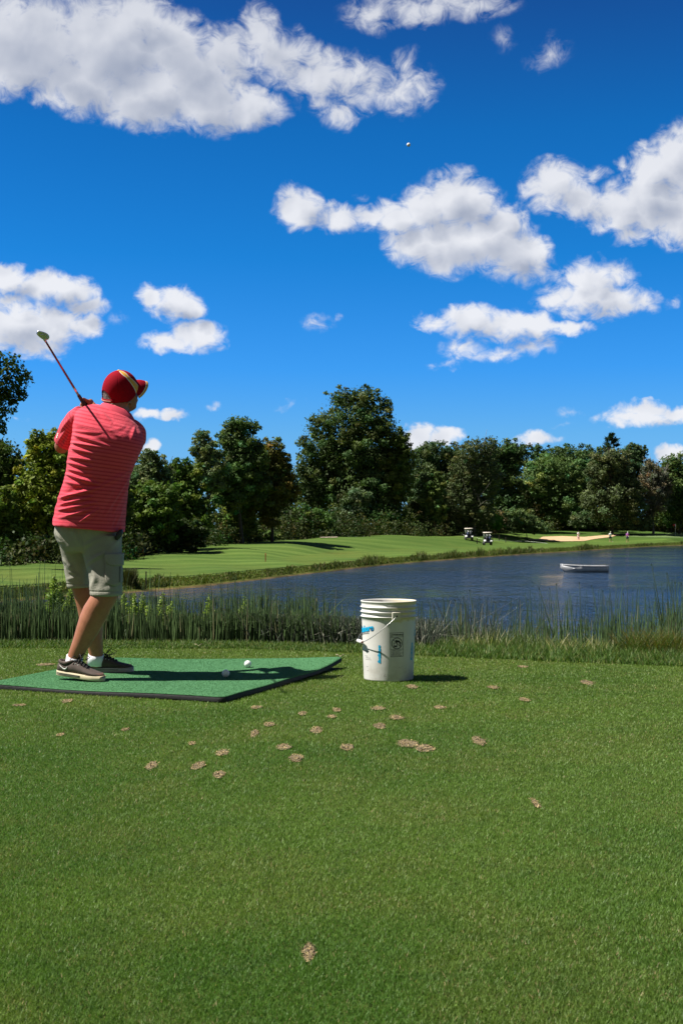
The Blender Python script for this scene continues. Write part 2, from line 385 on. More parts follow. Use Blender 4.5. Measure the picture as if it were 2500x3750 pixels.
Ys = sh[:, None]+tt[None]*(300-sh[:, None])*1.0
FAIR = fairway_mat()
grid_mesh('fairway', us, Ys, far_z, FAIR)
# ground beyond, out to the horizon
def beyond(u, Y): return np.where(Y < 301, far_z(u, np.minimum(Y, 300)), far_z(u, np.full_like(Y, 300.0))-(Y-300)*0.0005)
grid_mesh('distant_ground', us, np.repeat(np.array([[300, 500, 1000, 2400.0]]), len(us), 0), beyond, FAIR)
# tee and its bank down under the water
usn = np.linspace(-2.2, 2.2, 300); e = tee_edge(usn)
ty_ = np.concatenate([np.linspace(0.15, 0.96, 12), np.linspace(.97, 1.9, 40)])
TURF = grass_mat()
grid_mesh('tee_ground', usn, e[:, None]*ty_[None], lambda u, Y: near_z(u, Y)-0.002, TURF)
mb = MB(); mb.add([(-40, 1.6, -0.004), (40, 1.6, -0.004), (40, -40, -0.004), (-40, -40, -0.004)], [(3, 2, 1, 0)])
tag(mb.build('ground_behind', TURF, smooth=False), kind='structure')

# ------------------------------------------------------------------ lake
WAVE = 0.62
def water_mat():
    def fn(g, p, out):
        pos = g.new('ShaderNodeNewGeometry').outputs['Position']
        patch = g.mrange(g.noise(g.vmath('MULTIPLY', pos, (.6, .35, 1)), 0.09, 3), .35, .65, .5, 1.2)
        h = g.math('MULTIPLY', g.noise(g.vmath('MULTIPLY', pos, (1.1, .42, 1)), 1.0, 4, .6, .5), 1.0)
        h = g.math('ADD', h, g.math('MULTIPLY', g.noise(g.vmath('MULTIPLY', pos, (1.6, .8, 1)), 3.2, 3, .6, .3), 0.20))
        h = g.math('MULTIPLY', h, patch)
        p.inputs['Base Color'].default_value = (0.008, 0.020, 0.038, 1); g.put(p.inputs['Roughness'], g.mrange(g.noise(g.vmath('MULTIPLY', pos, (.5, .9, 1)), 0.10, 4, .6), .38, .60, .035, .15))
        p.inputs['IOR'].default_value = 1.33; p.inputs['Specular IOR Level'].default_value = 0.5
        g.put(p.inputs['Normal'], g.bump(h, 1.0, WAVE))
    return material('lake_water', fn)
mb = MB(); mb.add([(-400, 9, ZW), (400, 9, ZW), (400, 330, ZW), (-400, 330, ZW)], [(0, 1, 2, 3)])
tag(mb.build('lake_water', water_mat(), smooth=False), kind='structure')

# ------------------------------------------------------------------ bunker and path on the far side
SAND = simple('bunker_sand', (0.50, 0.34, 0.19), 0.95, var=0.12, vscale=0.8, bump=0.4, bscale=3, bdist=0.1)
def draped(name, lower, upper, n, rows, mat, off=0.05, kind='structure'):
    """sheet lying on the far ground between two outlines given in photo rows"""
    V = []; Fs = []
    xs = np.linspace(lower[0][0], lower[-1][0], n)
    for x in xs:
        y0 = np.interp(x, [q[0] for q in lower], [q[1] for q in lower]); y1 = np.interp(x, [q[0] for q in upper], [q[1] for q in upper])
        a = far_hit(x*DS, y0*DS); b = far_hit(x*DS, y1*DS); u = (x*DS-CX)/F
        for r in range(rows+1):
            Y = a.y+(b.y-a.y)*r/rows; V.append((u*Y, Y, float(far_z(u, Y))+off))
    for i in range(n-1):
        for r in range(rows): k = i*(rows+1)+r; Fs.append((k, k+rows+1, k+rows+2, k+1))
    mb = MB(); mb.add(V, Fs); return tag(mb.build(name, mat), kind=kind)
draped('sand_bunker', [(1212, 1241.2), (1245, 1243), (1290, 1244), (1340, 1243.5), (1365, 1238.5), (1400, 1234.5), (1424, 1229)],
       [(1212, 1240.6), (1238, 1238.5), (1245, 1233.5), (1290, 1232), (1340, 1234), (1380, 1230.5), (1424, 1228)], 60, 6, SAND, 0.06)
PATHM = simple('path_gravel', (0.40, 0.33, 0.25), 0.95, var=0.15, vscale=1)
draped('gravel_path', [(1005, 1231.5), (1030, 1231.8), (1062, 1230.5)], [(1005, 1230), (1030, 1229.3), (1062, 1228.6)], 20, 2, PATHM, 0.08)
draped('gravel_path', [(735, 1236.4), (775, 1235.8)], [(735, 1235.2), (775, 1234.6)], 10, 1, PATHM, 0.10)
GREEN = simple('putting_green', (0.10, 0.155, 0.042), 0.95, var=0.06, vscale=0.5)
draped('putting_green', [(1432, 1232.6), (1480, 1234.5), (1568, 1235.5), (1700, 1235)], [(1432, 1230.5), (1480, 1227.5), (1568, 1224.5), (1700, 1224)], 40, 5, GREEN, 0.04)

# ------------------------------------------------------------------ trees
BARK = simple('bark', (0.055, 0.045, 0.036), 0.9, var=0.35, vscale=3, bump=0.8, bscale=8, bdist=0.05)
BARKG = simple('pale_bark', (0.17, 0.155, 0.135), 0.9, var=0.3, vscale=3)
LEAF = blend_leaf('leaves', 0.25, spec=0.12)
def leaf_cloud(cl, n, size, rs, tone, jit=0.35, surface=0.6, up=0.4, asp=0.75):
    """n leaf sprays spread through clumps cl = [(center, radii, colour factor)]"""
    cl_w = np.array([c[1][0]*c[1][2] for c in cl]); cl_w = cl_w/cl_w.sum()
    idx = rs.choice(len(cl), n, p=cl_w)
    cen = np.array([c[0] for c in cl])[idx]; rad = np.array([c[1] for c in cl])[idx]; cf = np.array([c[2] for c in cl])[idx]
    d = rs.normal(size=(n, 3)); d /= np.linalg.norm(d, axis=1, keepdims=True)
    r = 1-(1-surface)*rs.random(n)**1.3 + rs.normal(size=n)*0.20
    pos = cen+d*rad*r[:, None]
    nrm = d*0.9+rs.normal(size=(n, 3))*0.75+np.array([0, 0, up]); nrm /= np.linalg.norm(nrm, axis=1, keepdims=True)
    t = np.cross(nrm, rs.normal(size=(n, 3))); t /= np.linalg.norm(t, axis=1, keepdims=True); b = np.cross(nrm, t)
    s = size*(0.55+0.9*rs.random(n))[:, None]
    V = np.stack([pos-t*s, pos-b*s*asp*.7+nrm*s*.15, pos+t*s*.9, pos+b*s*asp*.7-nrm*s*.1], 1).reshape(-1, 3)
    Fc = np.arange(4*n).reshape(n, 4)
    col = np.array(tone)[None]*cf*(1+jit*(rs.random((n, 1))-.5)) if cf.ndim == 2 else None
    col = np.clip(col, 0.002, 1); col = np.repeat(col, 4, 0)
    return V, Fc, col
def clumps(env, nc, rs, hue=0.22, size=(0.16, 0.30), seed_dark=0):
    """env: list of (center, radii) big lobes; clumps fill their shells"""
    out = []
    w = np.array([e[1][0]*e[1][2] for e in env]); w = w/w.sum()
    for k in range(nc):
        e = env[rs.choice(len(env), p=w)]
        d = rs.normal(size=3); d /= np.linalg.norm(d); rr = 0.40+0.62*rs.random()**0.7
        c = np.array(e[0])+d*np.array(e[1])*rr
        m = min(e[1]); s = m*(size[0]+(size[1]-size[0])*rs.random())
        b = 1+hue*rs.normal(); y = hue*0.8*rs.normal()
        cf = np.clip(np.array([b*(1+y), b, b*(1-.5*y)]), 0.35, 2.2)
        out.append((c, np.array([s*1.15, s*1.15, s*0.85]), cf))
    return out
TONE = 2.15
TREE_KIND = 'trees beyond the fairway'
def tree(name, label, Y, lobes, tone, n=6000, nc=60, size=0.22, base=None, trunk=None, seed=0, hue=0.2, bark=None, csize=(0.2, 0.36), cat='tree', up=0.35, group=TREE_KIND, depth=0.9, bare=0, surface=0.55, limbs=True):
    """lobes in photo display pixels: (x, y, rx, ry); base = (x, y) of the foot"""
    rs = np.random.default_rng(seed+100)
    env = []
    for (x, y, rx, ry) in lobes:
        c = D(x, y, Y); k = DS*Y/F; dy = rs.normal()*0.15*rx*k
        env.append((np.array([c.x, c.y+dy, c.z]), np.array([rx*k, rx*k*depth, ry*k])))
    zmin = min(e_[0][2]-e_[1][2] for e_ in env)
    if base is None: base = (np.mean([l[0] for l in lobes]),)
    bx = (base[0]*DS-CX)/F*Y; bz = fz(base[0]*DS, min(Y, 299))
    root = empty(name, (bx, Y, bz)); root['base'] = (bx, Y, bz)
    tag(root, label, cat, group)
    cl = clumps(env, int(nc*2.0), rs, hue*1.1, (csize[0]*.62, csize[1]*.72))
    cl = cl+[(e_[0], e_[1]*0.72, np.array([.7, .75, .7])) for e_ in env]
    V, Fc, col = leaf_cloud(cl, int(n*3.1), size*0.80, rs, np.array(tone)*TONE, surface=surface, up=up)
    keep = V.reshape(-1, 4, 3)[:, :, 2].min(1) > bz-0.3
    V = V.reshape(-1, 4, 3)[keep].reshape(-1, 3); col = col.reshape(-1, 4, 3)[keep].reshape(-1, 3); Fc = np.arange(len(V)).reshape(-1, 4)
    link('crown', np_mesh('crown', V, Fc, col), LEAF, root)
    H = max(e_[0][2]+e_[1][2] for e_ in env)-bz; r0 = trunk or max(0.08, H*0.016)
    mb = MB(); big = max(env, key=lambda e_: e_[1][0]*e_[1][2]); topc = Vector(max(env, key=lambda e_: e_[0][2])[0])
    b0 = Vector((bx, Y, bz-0.2)); p1 = b0.lerp(Vector(big[0]), .5)+Vector((rs.normal()*.2, 0, 0)); p1.x = p1.x*.6+bx*.4
    mb.tube([b0, b0+Vector((0, 0, H*.05)), p1, Vector(big[0]), topc.lerp(Vector(big[0]), .2)], [r0*1.35, r0, r0*.75, r0*.5, r0*.12], 8)
    if limbs:
        for c in cl[:: max(1, len(cl)//(16+bare))]:
            c0 = Vector(c[0]); a = p1.lerp(Vector(big[0]), rs.random()); a.z = min(a.z, c0.z-0.3*rs.random())
            m_ = a.lerp(c0, .5)+Vector((0, 0, rs.random()*.08*H-.02*H))
            mb.tube([a, m_, c0], [r0*.3, r0*.2, r0*.05], 5)
        for k in range(bare):
            c0 = Vector(cl[rs.integers(len(cl))][0]); a = b0.lerp(Vector(big[0]), .2+.8*rs.random()); e2 = c0+(c0-a).normalized()*H*.10*rs.random()
            e2.z += .05*H
            mb.tube([a, a.lerp(e2, .5)+Vector((0, 0, .02*H)), e2], [r0*.22, r0*.13, 0.02], 4)
    mb.build('trunk', bark or BARK, root)
    return root
G_DK = (0.036, 0.054, 0.012); G_MD = (0.050, 0.078, 0.015); G_YL = (0.092, 0.110, 0.014); G_GY = (0.062, 0.080, 0.034); G_OR = (0.066, 0.062, 0.014); G_BR = (0.054, 0.066, 0.028)
TREES = []
def T(*a, **k): TREES.append((a, k))
# left side of the frame
T('tall_tree', 'tall dark tree cut off by the left edge, ragged branch hanging over the sky', 82, [(-25, 850, 55, 55), (28, 842, 34, 38), (50, 868, 30, 30), (20, 900, 42, 36), (-10, 930, 45, 60), (-50, 960, 60, 90), (50, 905, 20, 16), (0, 985, 18, 18)], G_DK, n=2300, nc=46, size=0.16, base=(-70, 1290), csize=(.2, .36), seed=1)
T('dark_tree', 'blackish round tree at the left edge beneath the hanging branch', 104, [(10, 1060, 50, 65), (-30, 1120, 70, 120), (25, 1150, 45, 110)], G_DK, n=5000, nc=60, base=(5, 1290), seed=2)
T('maple_tree', 'yellow-green maple left of the golfer and taller than its neighbours', 100, [(100, 1040, 45, 55), (85, 1010, 24, 30), (125, 1010, 25, 25), (90, 1130, 62, 95), (145, 1120, 50, 90), (70, 1200, 60, 80), (140, 1210, 60, 75)], G_YL, n=9000, nc=110, size=.2, base=(100, 1290), seed=3)
T('maple_tree', 'yellow-green bushy maple low at the left edge', 97, [(15, 1170, 40, 60), (20, 1230, 48, 58), (-25, 1200, 50, 90)], (0.07, .092, .015), n=4500, nc=60, size=.2, base=(10, 1290), seed=4)
T('grey_tree', 'bluish grey tree peeping above the golfer\'s left elbow', 118, [(145, 1000, 24, 28), (160, 1050, 40, 60), (180, 1120, 60, 100)], G_GY, n=3500, nc=45, base=(170, 1285), seed=5)
T('dark_tree', 'dark tree hidden mostly behind the golfer', 108, [(235, 1080, 60, 70), (230, 1180, 75, 100)], G_DK, n=4200, nc=50, base=(230, 1287), seed=6)
T('grey_tree', 'grey-green airy tree just right of the red shirt', 118, [(340, 1050, 28, 24), (352, 1070, 30, 38), (335, 1105, 48, 60), (375, 1110, 34, 52)], G_GY, n=5200, nc=75, size=.16, base=(345, 1284), seed=7, bare=12)
T('leafy_tree', 'mid-green tree second to the right of the red shirt', 112, [(330, 1170, 55, 75), (375, 1170, 50, 80), (340, 1225, 60, 55)], G_MD, n=6500, nc=85, base=(350, 1284), seed=8)
T('leafy_tree', 'green tree in the dip between grey tree and tall ragged tree', 122, [(405, 1085, 34, 38), (430, 1110, 44, 55), (410, 1165, 50, 80), (450, 1190, 45, 70)], G_MD, n=6000, nc=80, base=(425, 1268), seed=9)
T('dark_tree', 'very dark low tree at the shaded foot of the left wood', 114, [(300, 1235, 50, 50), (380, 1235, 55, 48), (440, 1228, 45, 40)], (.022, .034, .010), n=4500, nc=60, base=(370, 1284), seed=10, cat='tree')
T('pale_tree', 'pale small-topped tree left of the tall ragged tree', 138, [(462, 1000, 22, 18), (470, 1035, 32, 34), (480, 1090, 45, 55)], (.075, .10, .045), n=4200, nc=60, size=.2, base=(475, 1256), seed=11)
T('ragged_tree', 'tall ragged tree between the golfer and the biggest tree', 142, [(545, 975, 38, 24), (580, 980, 24, 20), (535, 1010, 45, 40), (560, 1050, 58, 60), (535, 1110, 55, 75), (580, 1120, 50, 60)], (.05, .075, .024), n=11000, nc=130, size=.22, base=(555, 1250), seed=12, hue=.26)
T('rusty_tree', 'dark tree with rusty orange patches in its leaves', 146, [(625, 1040, 36, 40), (610, 1080, 44, 50), (645, 1070, 28, 40), (620, 1140, 50, 70), (650, 1120, 36, 60)], G_OR, n=8000, nc=90, size=.22, base=(625, 1250), seed=13, hue=.3)
T('yellow_bush', 'rounded yellow-green bush standing before the ragged tree', 146, [(545, 1165, 42, 38), (530, 1195, 40, 38), (565, 1205, 34, 34), (520, 1225, 34, 22)], (.09, .115, .024), n=6500, nc=80, size=.18, base=(545, 1248), seed=14, cat='bush')
T('leafy_bush', 'mid-green broad bush left of the biggest tree', 170, [(650, 1195, 38, 36), (690, 1190, 40, 36), (725, 1195, 36, 34), (620, 1212, 30, 26)], (.05, .085, .022), n=6500, nc=85, size=.18, base=(680, 1242), seed=15, cat='bush')
T('low_bush', 'low bright bush at the lawn edge under the rusty tree', 150, [(575, 1228, 36, 17), (620, 1230, 30, 13), (540, 1238, 28, 12)], (.06, .085, .025), n=3500, nc=60, size=.14, base=(580, 1246), seed=16, cat='bush')
# the biggest tree
T('giant_tree', 'biggest tree in the wood, broad dark cottonwood rising in the middle', 197, [(790, 915, 45, 30), (840, 910, 48, 28), (885, 930, 22, 24), (745, 975, 52, 40), (820, 965, 85, 60), (880, 985, 42, 50), (740, 1040, 58, 60), (830, 1060, 95, 80), (905, 1070, 45, 70), (735, 1120, 66, 60), (830, 1150, 90, 75), (700, 1090, 30, 60)], (.042, .062, .020), n=26000, nc=260, size=.27, base=(815, 1232), seed=17, hue=.24, csize=(.14, .26), bark=BARKG)
T('giant_side_tree', 'yellowish leafy tree leaning on the right flank of the biggest tree', 196, [(915, 1010, 30, 30), (925, 1050, 32, 45), (905, 1110, 42, 60)], (.065, .085, .02), n=5000, nc=70, size=.25, base=(905, 1230), seed=18)
T('leafy_bush', 'green bush under the right side of the biggest tree', 194, [(880, 1190, 45, 34), (930, 1200, 34, 30)], (.045, .08, .02), n=4200, nc=60, size=.2, base=(895, 1230), seed=19, cat='bush')
T('silver_bush', 'silvery leafy sapling low in front of the biggest tree', 192, [(820, 1150, 34, 34), (800, 1190, 40, 34)], (.07, .095, .05), n=3500, nc=60, size=.2, base=(808, 1232), seed=20, cat='bush')
# right of the middle
T('dark_tree', 'dark round-topped tree right of the biggest tree', 205, [(1000, 1035, 42, 30), (975, 1070, 45, 50), (1030, 1060, 40, 45), (985, 1130, 60, 70)], (.035, .055, .022), n=8000, nc=100, size=.27, base=(995, 1232), seed=21)
T('leafy_tree', 'light green slim tree in the gap left of the grey willow', 196, [(1000, 1115, 28, 36), (1005, 1165, 30, 45), (985, 1150, 26, 40)], (.065, .09, .026), n=4000, nc=60, size=.24, base=(1000, 1232), seed=22)
T('willow_tree', 'greyish half-bare willow with thin upright branches', 200, [(1090, 1035, 40, 38), (1125, 1030, 30, 34), (1070, 1080, 50, 60), (1120, 1100, 40, 70), (1060, 1150, 50, 60), (1100, 1180, 50, 50)], G_BR, n=10500, nc=150, size=.2, base=(1090, 1230), seed=23, bare=46, bark=BARKG, csize=(.12, .22))
T('dark_tree', 'deep green tree behind the willow, flat top against the sky', 222, [(1165, 1040, 42, 34), (1190, 1045, 34, 34), (1150, 1080, 50, 60), (1165, 1150, 45, 70)], (.030, .052, .016), n=7500, nc=90, size=.28, base=(1165, 1226), seed=24)
T('round_tree', 'full round bright green tree behind the left end of the bunker', 238, [(1265, 1075, 55, 38), (1235, 1100, 55, 50), (1300, 1100, 55, 50), (1270, 1140, 85, 60), (1330, 1140, 45, 60), (1225, 1160, 45, 50), (1290, 1185, 75, 35)], (.070, .105, .034), n=19000, nc=190, size=.25, base=(1280, 1224), seed=25, csize=(.14, .28))
T('dark_tree', 'dark tree top behind the round bright tree, left of the pine', 242, [(1235, 1040, 26, 22), (1275, 1045, 40, 24), (1320, 1045, 45, 28), (1360, 1050, 36, 30), (1330, 1100, 60, 60)], (.032, .055, .018), n=7500, nc=90, size=.29, base=(1310, 1222), seed=26)
T('brown_tree', 'brownish olive tree under the pine', 225, [(1400, 1055, 40, 30), (1375, 1085, 36, 45), (1420, 1090, 44, 50), (1400, 1150, 60, 60), (1440, 1150, 40, 60)], G_BR, n=10500, nc=130, size=.26, base=(1405, 1222), seed=27, bare=24)
T('oak_tree', 'dark knobbly tree right of the pine', 240, [(1455, 1030, 22, 18), (1450, 1055, 32, 30), (1475, 1040, 14, 18), (1455, 1100, 36, 60)], (.03, .05, .02), n=4500, nc=60, size=.28, base=(1455, 1222), seed=28)
T('dead_tree', 'greyish thin-leaved tree near the right edge', 228, [(1500, 1090, 34, 34), (1490, 1140, 34, 55), (1520, 1120, 28, 50)], (.075, .068, .045), n=5000, nc=90, size=.2, base=(1500, 1222), seed=29, bare=60, bark=BARKG)
T('leafy_tree', 'mid-green tree cut off by the right edge', 232, [(1540, 1065, 34, 24), (1570, 1075, 40, 34), (1545, 1120, 45, 60), (1590, 1140, 50, 70), (1540, 1170, 50, 40)], (.048, .075, .022), n=8500, nc=100, size=.26, base=(1560, 1222), seed=30)
T('leafy_tree', 'yellowish sapling low at the right edge', 236, [(1535, 1150, 20, 40), (1560, 1170, 24, 38), (1520, 1180, 26, 30)], (.085, .10, .024), n=3000, nc=50, size=.22, base=(1540, 1222), seed=31)
T('low_bush', 'rounded green bush left of the round bright tree', 205, [(1195, 1195, 42, 28), (1235, 1210, 40, 16)], (.055, .08, .03), n=4000, nc=60, size=.2, base=(1210, 1222), seed=32, cat='bush')
T('brown_bush', 'brown scrubby thicket behind the golf carts', 212, [(1040, 1195, 44, 32), (1090, 1200, 40, 26), (1140, 1198, 40, 28), (985, 1200, 40, 30)], (.055, .05, .022), n=6500, nc=90, size=.2, base=(1080, 1228), seed=33, cat='bush', bare=30)
T('bright_bush', 'small vivid green bush above the right golf cart', 203, [(1136, 1192, 22, 16), (1140, 1205, 20, 12)], (.05, .12, .02), n=1800, nc=30, size=.18, base=(1138, 1226), seed=34, cat='bush')
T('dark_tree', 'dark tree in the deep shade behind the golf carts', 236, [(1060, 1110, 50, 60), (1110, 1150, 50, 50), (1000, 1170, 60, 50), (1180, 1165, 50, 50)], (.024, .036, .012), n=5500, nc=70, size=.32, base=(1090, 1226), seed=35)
T('grey_bush', 'grey-green willow bush behind the golfer in purple', 226, [(1440, 1190, 30, 28), (1420, 1205, 36, 16), (1475, 1200, 34, 22)], (.07, .085, .04), n=3500, nc=50, size=.2, base=(1440, 1221), seed=36, cat='bush')
T('thicket_bush', 'olive thicket around the flagstick at the right edge', 245, [(1520, 1200, 40, 22), (1570, 1200, 40, 24), (1610, 1195, 40, 30)], (.06, .072, .025), n=4000, nc=60, size=.22, base=(1550, 1221), seed=37, cat='bush')
T('scrub_bush', 'scrub under the brown tree, left of the purple golfer', 232, [(1370, 1190, 36, 28), (1330, 1195, 34, 24), (1400, 1180, 30, 30)], (.05, .07, .03), n=3500, nc=50, size=.22, base=(1370, 1221), seed=38, cat='bush')
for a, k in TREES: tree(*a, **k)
# white pine rising above the brown tree
def pine():
    Y = 246; rs = np.random.default_rng(5); k = DS*Y/F; base = D(1403, 1222, Y); base.z = fz(1403*DS, Y)
    root = empty('pine_tree', base); root['base'] = tuple(base); tag(root, 'lone pine with tiered branches poking above the brown olive tree', 'tree', TREE_KIND)
    top = D(1403, 1000, Y); mb = MB(); mb.tube([base-Vector((0, 0, .3)), base.lerp(top, .5), top], [.32, .2, .03], 8)
    V = []; col = []
    for i in range(26):
        t = i/25; z = top.z-(top.z-base.z)*.45*t; L = (4+24*min(1, t*1.6)**.8)*k*(.75+.4*rs.random()); L = min(L, 22*k)
        a = rs.random()*2*PI; tip = Vector((top.x+math.cos(a)*L, top.y+math.sin(a)*L, z+L*.45)); o_ = Vector((top.x, top.y, z))
        mb.tube([o_, tip], [.06, .02], 4)
        for j in range(90):
            s_ = .25+.78*rs.random(); c = o_.lerp(tip, s_)+Vector(rs.normal(size=3)*.18); d = (tip-o_).normalized()*.3+Vector(rs.normal(size=3))*.22
            w_ = Vector(rs.normal(size=3)).cross(d).normalized()*.11
            V += [c-w_, c+w_, c+d+w_*.4, c+d-w_*.4]; col += [np.array((.032, .062, .026))*(.7+.6*rs.random())]*4
    link('crown', np_mesh('crown', np.array(V), np.arange(len(V)).reshape(-1, 4), np.array(col)), LEAF, root); mb.build('trunk', BARK, root)
pine()
# the deep wood behind: reads as one dark mass
def backwood():
    rs = np.random.default_rng(11); cl = []
    prof_x = [-700, -100, 0, 60, 150, 300, 420, 470, 560, 640, 690, 760, 900, 960, 1100, 1200, 1350, 1500, 1700, 2400]
    prof_y = [1020, 1010, 1030, 1075, 1030, 1075, 1095, 1060, 1020, 1060, 1090, 1000, 1020, 1050, 1040, 1050, 1055, 1075, 1060, 1040]
    prof_Y = [125, 125, 125, 125, 130, 135, 145, 158, 165, 175, 190, 205, 215, 235, 250, 258, 262, 262, 262, 262]
    for x in np.arange(-700, 2400, 13):
        Y = np.interp(x, prof_x, prof_Y)+rs.random()*10; yt = np.interp(x, prof_x, prof_y)+18*rs.random()
        for y in np.arange(yt, np.interp(x, COLX, [q[0] for q in TOP])+8, 20):
            c = D(x+rs.normal()*8, y+rs.normal()*8, Y); k = DS*Y/F
            b = .8+.5*rs.random(); cl.append((np.array(c), np.array([19*k, 9*k, 16*k]), np.array([b, b, b])))
    V, Fc, col = leaf_cloud(cl, 230000, 0.30, rs, (.065, .092, .034), surface=.2)
    tag(link('woods', np_mesh('woods', V, Fc, col), LEAF), 'dense dark wood filling in behind the single trees', 'woods', kind='stuff')
backwood()

def undergrowth():
    rs = np.random.default_rng(12); cl = []
    fx = COLX; fy = [t_[1] for t_ in TOP]
    for x in np.arange(-700, 2400, 9):
        Yb = np.interp(x, fx, fy)
        for r in range(-1 if x < 520 else 0, 4):
            Y = Yb-2+r*3.5+rs.random()*3 if r >= 0 else Yb-5-3*rs.random(); k = DS*Y/F; zg = fz(x*DS, Y)
            hmax = (1.2+4.0*rs.random())*(1.0 if x < 1300 else .55)*(.45+.55*min(1, max(r, 0)/2)); b = .6+.9*rs.random()**2; yb = 1+.25*rs.normal()
            for h in np.arange(0, hmax, .8):
                cl.append((np.array([(x+rs.normal()*6)*0, 0, 0])+np.array([((x+rs.normal()*6)*DS-CX)/F*Y, Y, zg+h]), np.array([.9, .8, .75]), np.array([b*yb, b, b*.9])))
    V, Fc, col = leaf_cloud(cl, 140000, 0.17, rs, (.046, .064, .020), surface=.3)
    tag(link('undergrowth', np_mesh('undergrowth', V, Fc, col), LEAF), 'tangled undergrowth along the foot of the wood', 'undergrowth', kind='stuff')
undergrowth()

# ------------------------------------------------------------------ the golfer
def get_np(me):
    V = np.empty(len(me.vertices)*3, np.float32); me.vertices.foreach_get('co', V); return V.reshape(-1, 3).astype(float)
def get_nrm(me):
    V = np.empty(len(me.vertices)*3, np.float32); me.vertices.foreach_get('normal', V); return V.reshape(-1, 3).astype(float)
def edges_np(me):
    E = np.empty(len(me.edges)*2, np.int32); me.edges.foreach_get('vertices', E); return E.reshape(-1, 2)
def lap(V, E, it, f=0.5):
    n = len(V); deg = np.bincount(E.ravel(), minlength=n)[:, None].clip(1)
    for _ in range(it):
        S = np.zeros_like(V)
        for k in range(3):
            S[:, k] = np.bincount(E[:, 0], V[E[:, 1], k], n)+np.bincount(E[:, 1], V[E[:, 0], k], n)
        V = V+(S/deg-V)*f
    return V
def union_mesh(mb, voxel, it=6, sub=0, f=0.5):
    me = mb.mesh('tmp'); bm = bmesh.new(); bm.from_mesh(me); bmesh.ops.recalc_face_normals(bm, faces=bm.faces); bm.to_mesh(me); bm.free()
    o = bpy.data.objects.new('tmp', me); C.objects.link(o)
    r = o.modifiers.new('r', 'REMESH'); r.mode = 'VOXEL'; r.voxel_size = voxel; r.use_smooth_shade = True
    if sub: s_ = o.modifiers.new('s', 'SUBSURF'); s_.levels = sub; s_.render_levels = sub
    dg = bpy.context.evaluated_depsgraph_get(); dg.update()
    res = bpy.data.meshes.new_from_object(o.evaluated_get(dg)); bpy.data.objects.remove(o); bpy.data.meshes.remove(me)
    V = lap(get_np(res), edges_np(res), it, f); res.vertices.foreach_set('co', V.astype(np.float32).ravel()); res.update()
    res.polygons.foreach_set('use_smooth', np.ones(len(res.polygons), bool)); return res
def sring(px0, px1, py, Y, ry, slope=0.0, ex=2.3, n=44, ytilt=0.0, rot=0.0):
    """cross-section seen from px0 to px1 at row py, half depth ry"""
    c = W((px0+px1)/2, py, Y); rx = (px1-px0)/2/F*Y; R = []
    if rot:
        ro = math.radians(rot); Q = []
        for k in range(n):
            a = 2*PI*k/n; ca, sa = math.cos(a), math.sin(a); x = rx*math.copysign(abs(ca)**(2/ex), ca); y = ry*math.copysign(abs(sa)**(2/ex), sa)
            Q.append((x*math.cos(ro)-y*math.sin(ro), x*math.sin(ro)+y*math.cos(ro)))
        f = rx/max(q[0] for q in Q); return [Vector((c.x+x*f, c.y+y, c.z+slope*x*f+ytilt*y)) for x, y in Q]
    for k in range(n):
        a = 2*PI*k/n; ca, sa = math.cos(a), math.sin(a)
        x = rx*math.copysign(abs(ca)**(2/ex), ca); y = ry*math.copysign(abs(sa)**(2/ex), sa)
        R.append(Vector((c.x+x, c.y+y, c.z+slope*x+ytilt*y)))
    return R
def set_v(me, V): me.vertices.foreach_set('co', np.asarray(V, np.float32).ravel()); me.update()
def seg_dist(P, a, b):
    a = np.array(a, float); b = np.array(b, float); d = b-a; t = np.clip(((P-a)@d)/(d@d), 0, 1)
    q = P-a-t[:, None]*d; nrm = np.array([d[1], -d[0]])/np.linalg.norm(d)
    return np.linalg.norm(q, axis=1), t, q@nrm
def to_px(V): return np.stack([CX+F*V[:, 0]/V[:, 1], HY-F*(V[:, 2]-CH)/V[:, 1]], 1)

GB = W(320, 2490, 6.82); GB.z = 0.022
golfer = empty('person', GB); golfer['base'] = tuple(GB)
tag(golfer, 'golfer in red striped polo and red-gold cap holding a club over his shoulder', 'person')

def skin_fn(g, p, out):
    co = g.new('ShaderNodeTexCoord').outputs['Object']
    n = g.noise(co, 9, 5, .6); n2 = g.noise(co, 60, 3)
    c = g.mix(g.mrange(n, .3, .7), (0.30, 0.118, 0.062), (0.40, 0.165, 0.092))
    c = g.mix(g.mrange(n2, .5, .7, 0, .35), c, (0.22, 0.085, 0.05))
    g.put(p.inputs['Base Color'], c); p.inputs['Roughness'].default_value = 0.48; p.inputs['Specular IOR Level'].default_value = 0.4
    p.inputs['Subsurface Weight'].default_value = 0.0; p.inputs['Subsurface Radius'].default_value = (.012, .005, .003); p.inputs['Subsurface Scale'].default_value = 1
    g.put(p.inputs['Normal'], g.bump(g.noise(co, 180, 3), 0.25, 0.002))
SKIN = material('skin', skin_fn)
# head frame
HC = W(444, 1436, 6.88); AZ = math.radians(38); PT = math.radians(14)
hf = Vector((math.cos(AZ)*math.cos(PT), math.sin(AZ)*math.cos(PT), math.sin(PT))); hl = Vector((-math.sin(AZ), math.cos(AZ), 0)); hu = hf.cross(hl)
ROL = math.radians(14); hl, hu = hl*math.cos(ROL)+hu*math.sin(ROL), hu*math.cos(ROL)-hl*math.sin(ROL)
HM = Matrix((hf, hl, hu)).transposed()
def H(x, y, z): return HC+HM @ Vector((x, y, z))
# club line
G0 = Vector((-1.465, 6.85, 1.593)); GD = Vector((0.078, 0.931, -0.345)).normalized()
def grip(t): return G0+GD*t
gu = Vector((0, 0, 1)); gu = (gu-GD*gu.dot(GD)).normalized(); gv = GD.cross(gu)
body = MB()
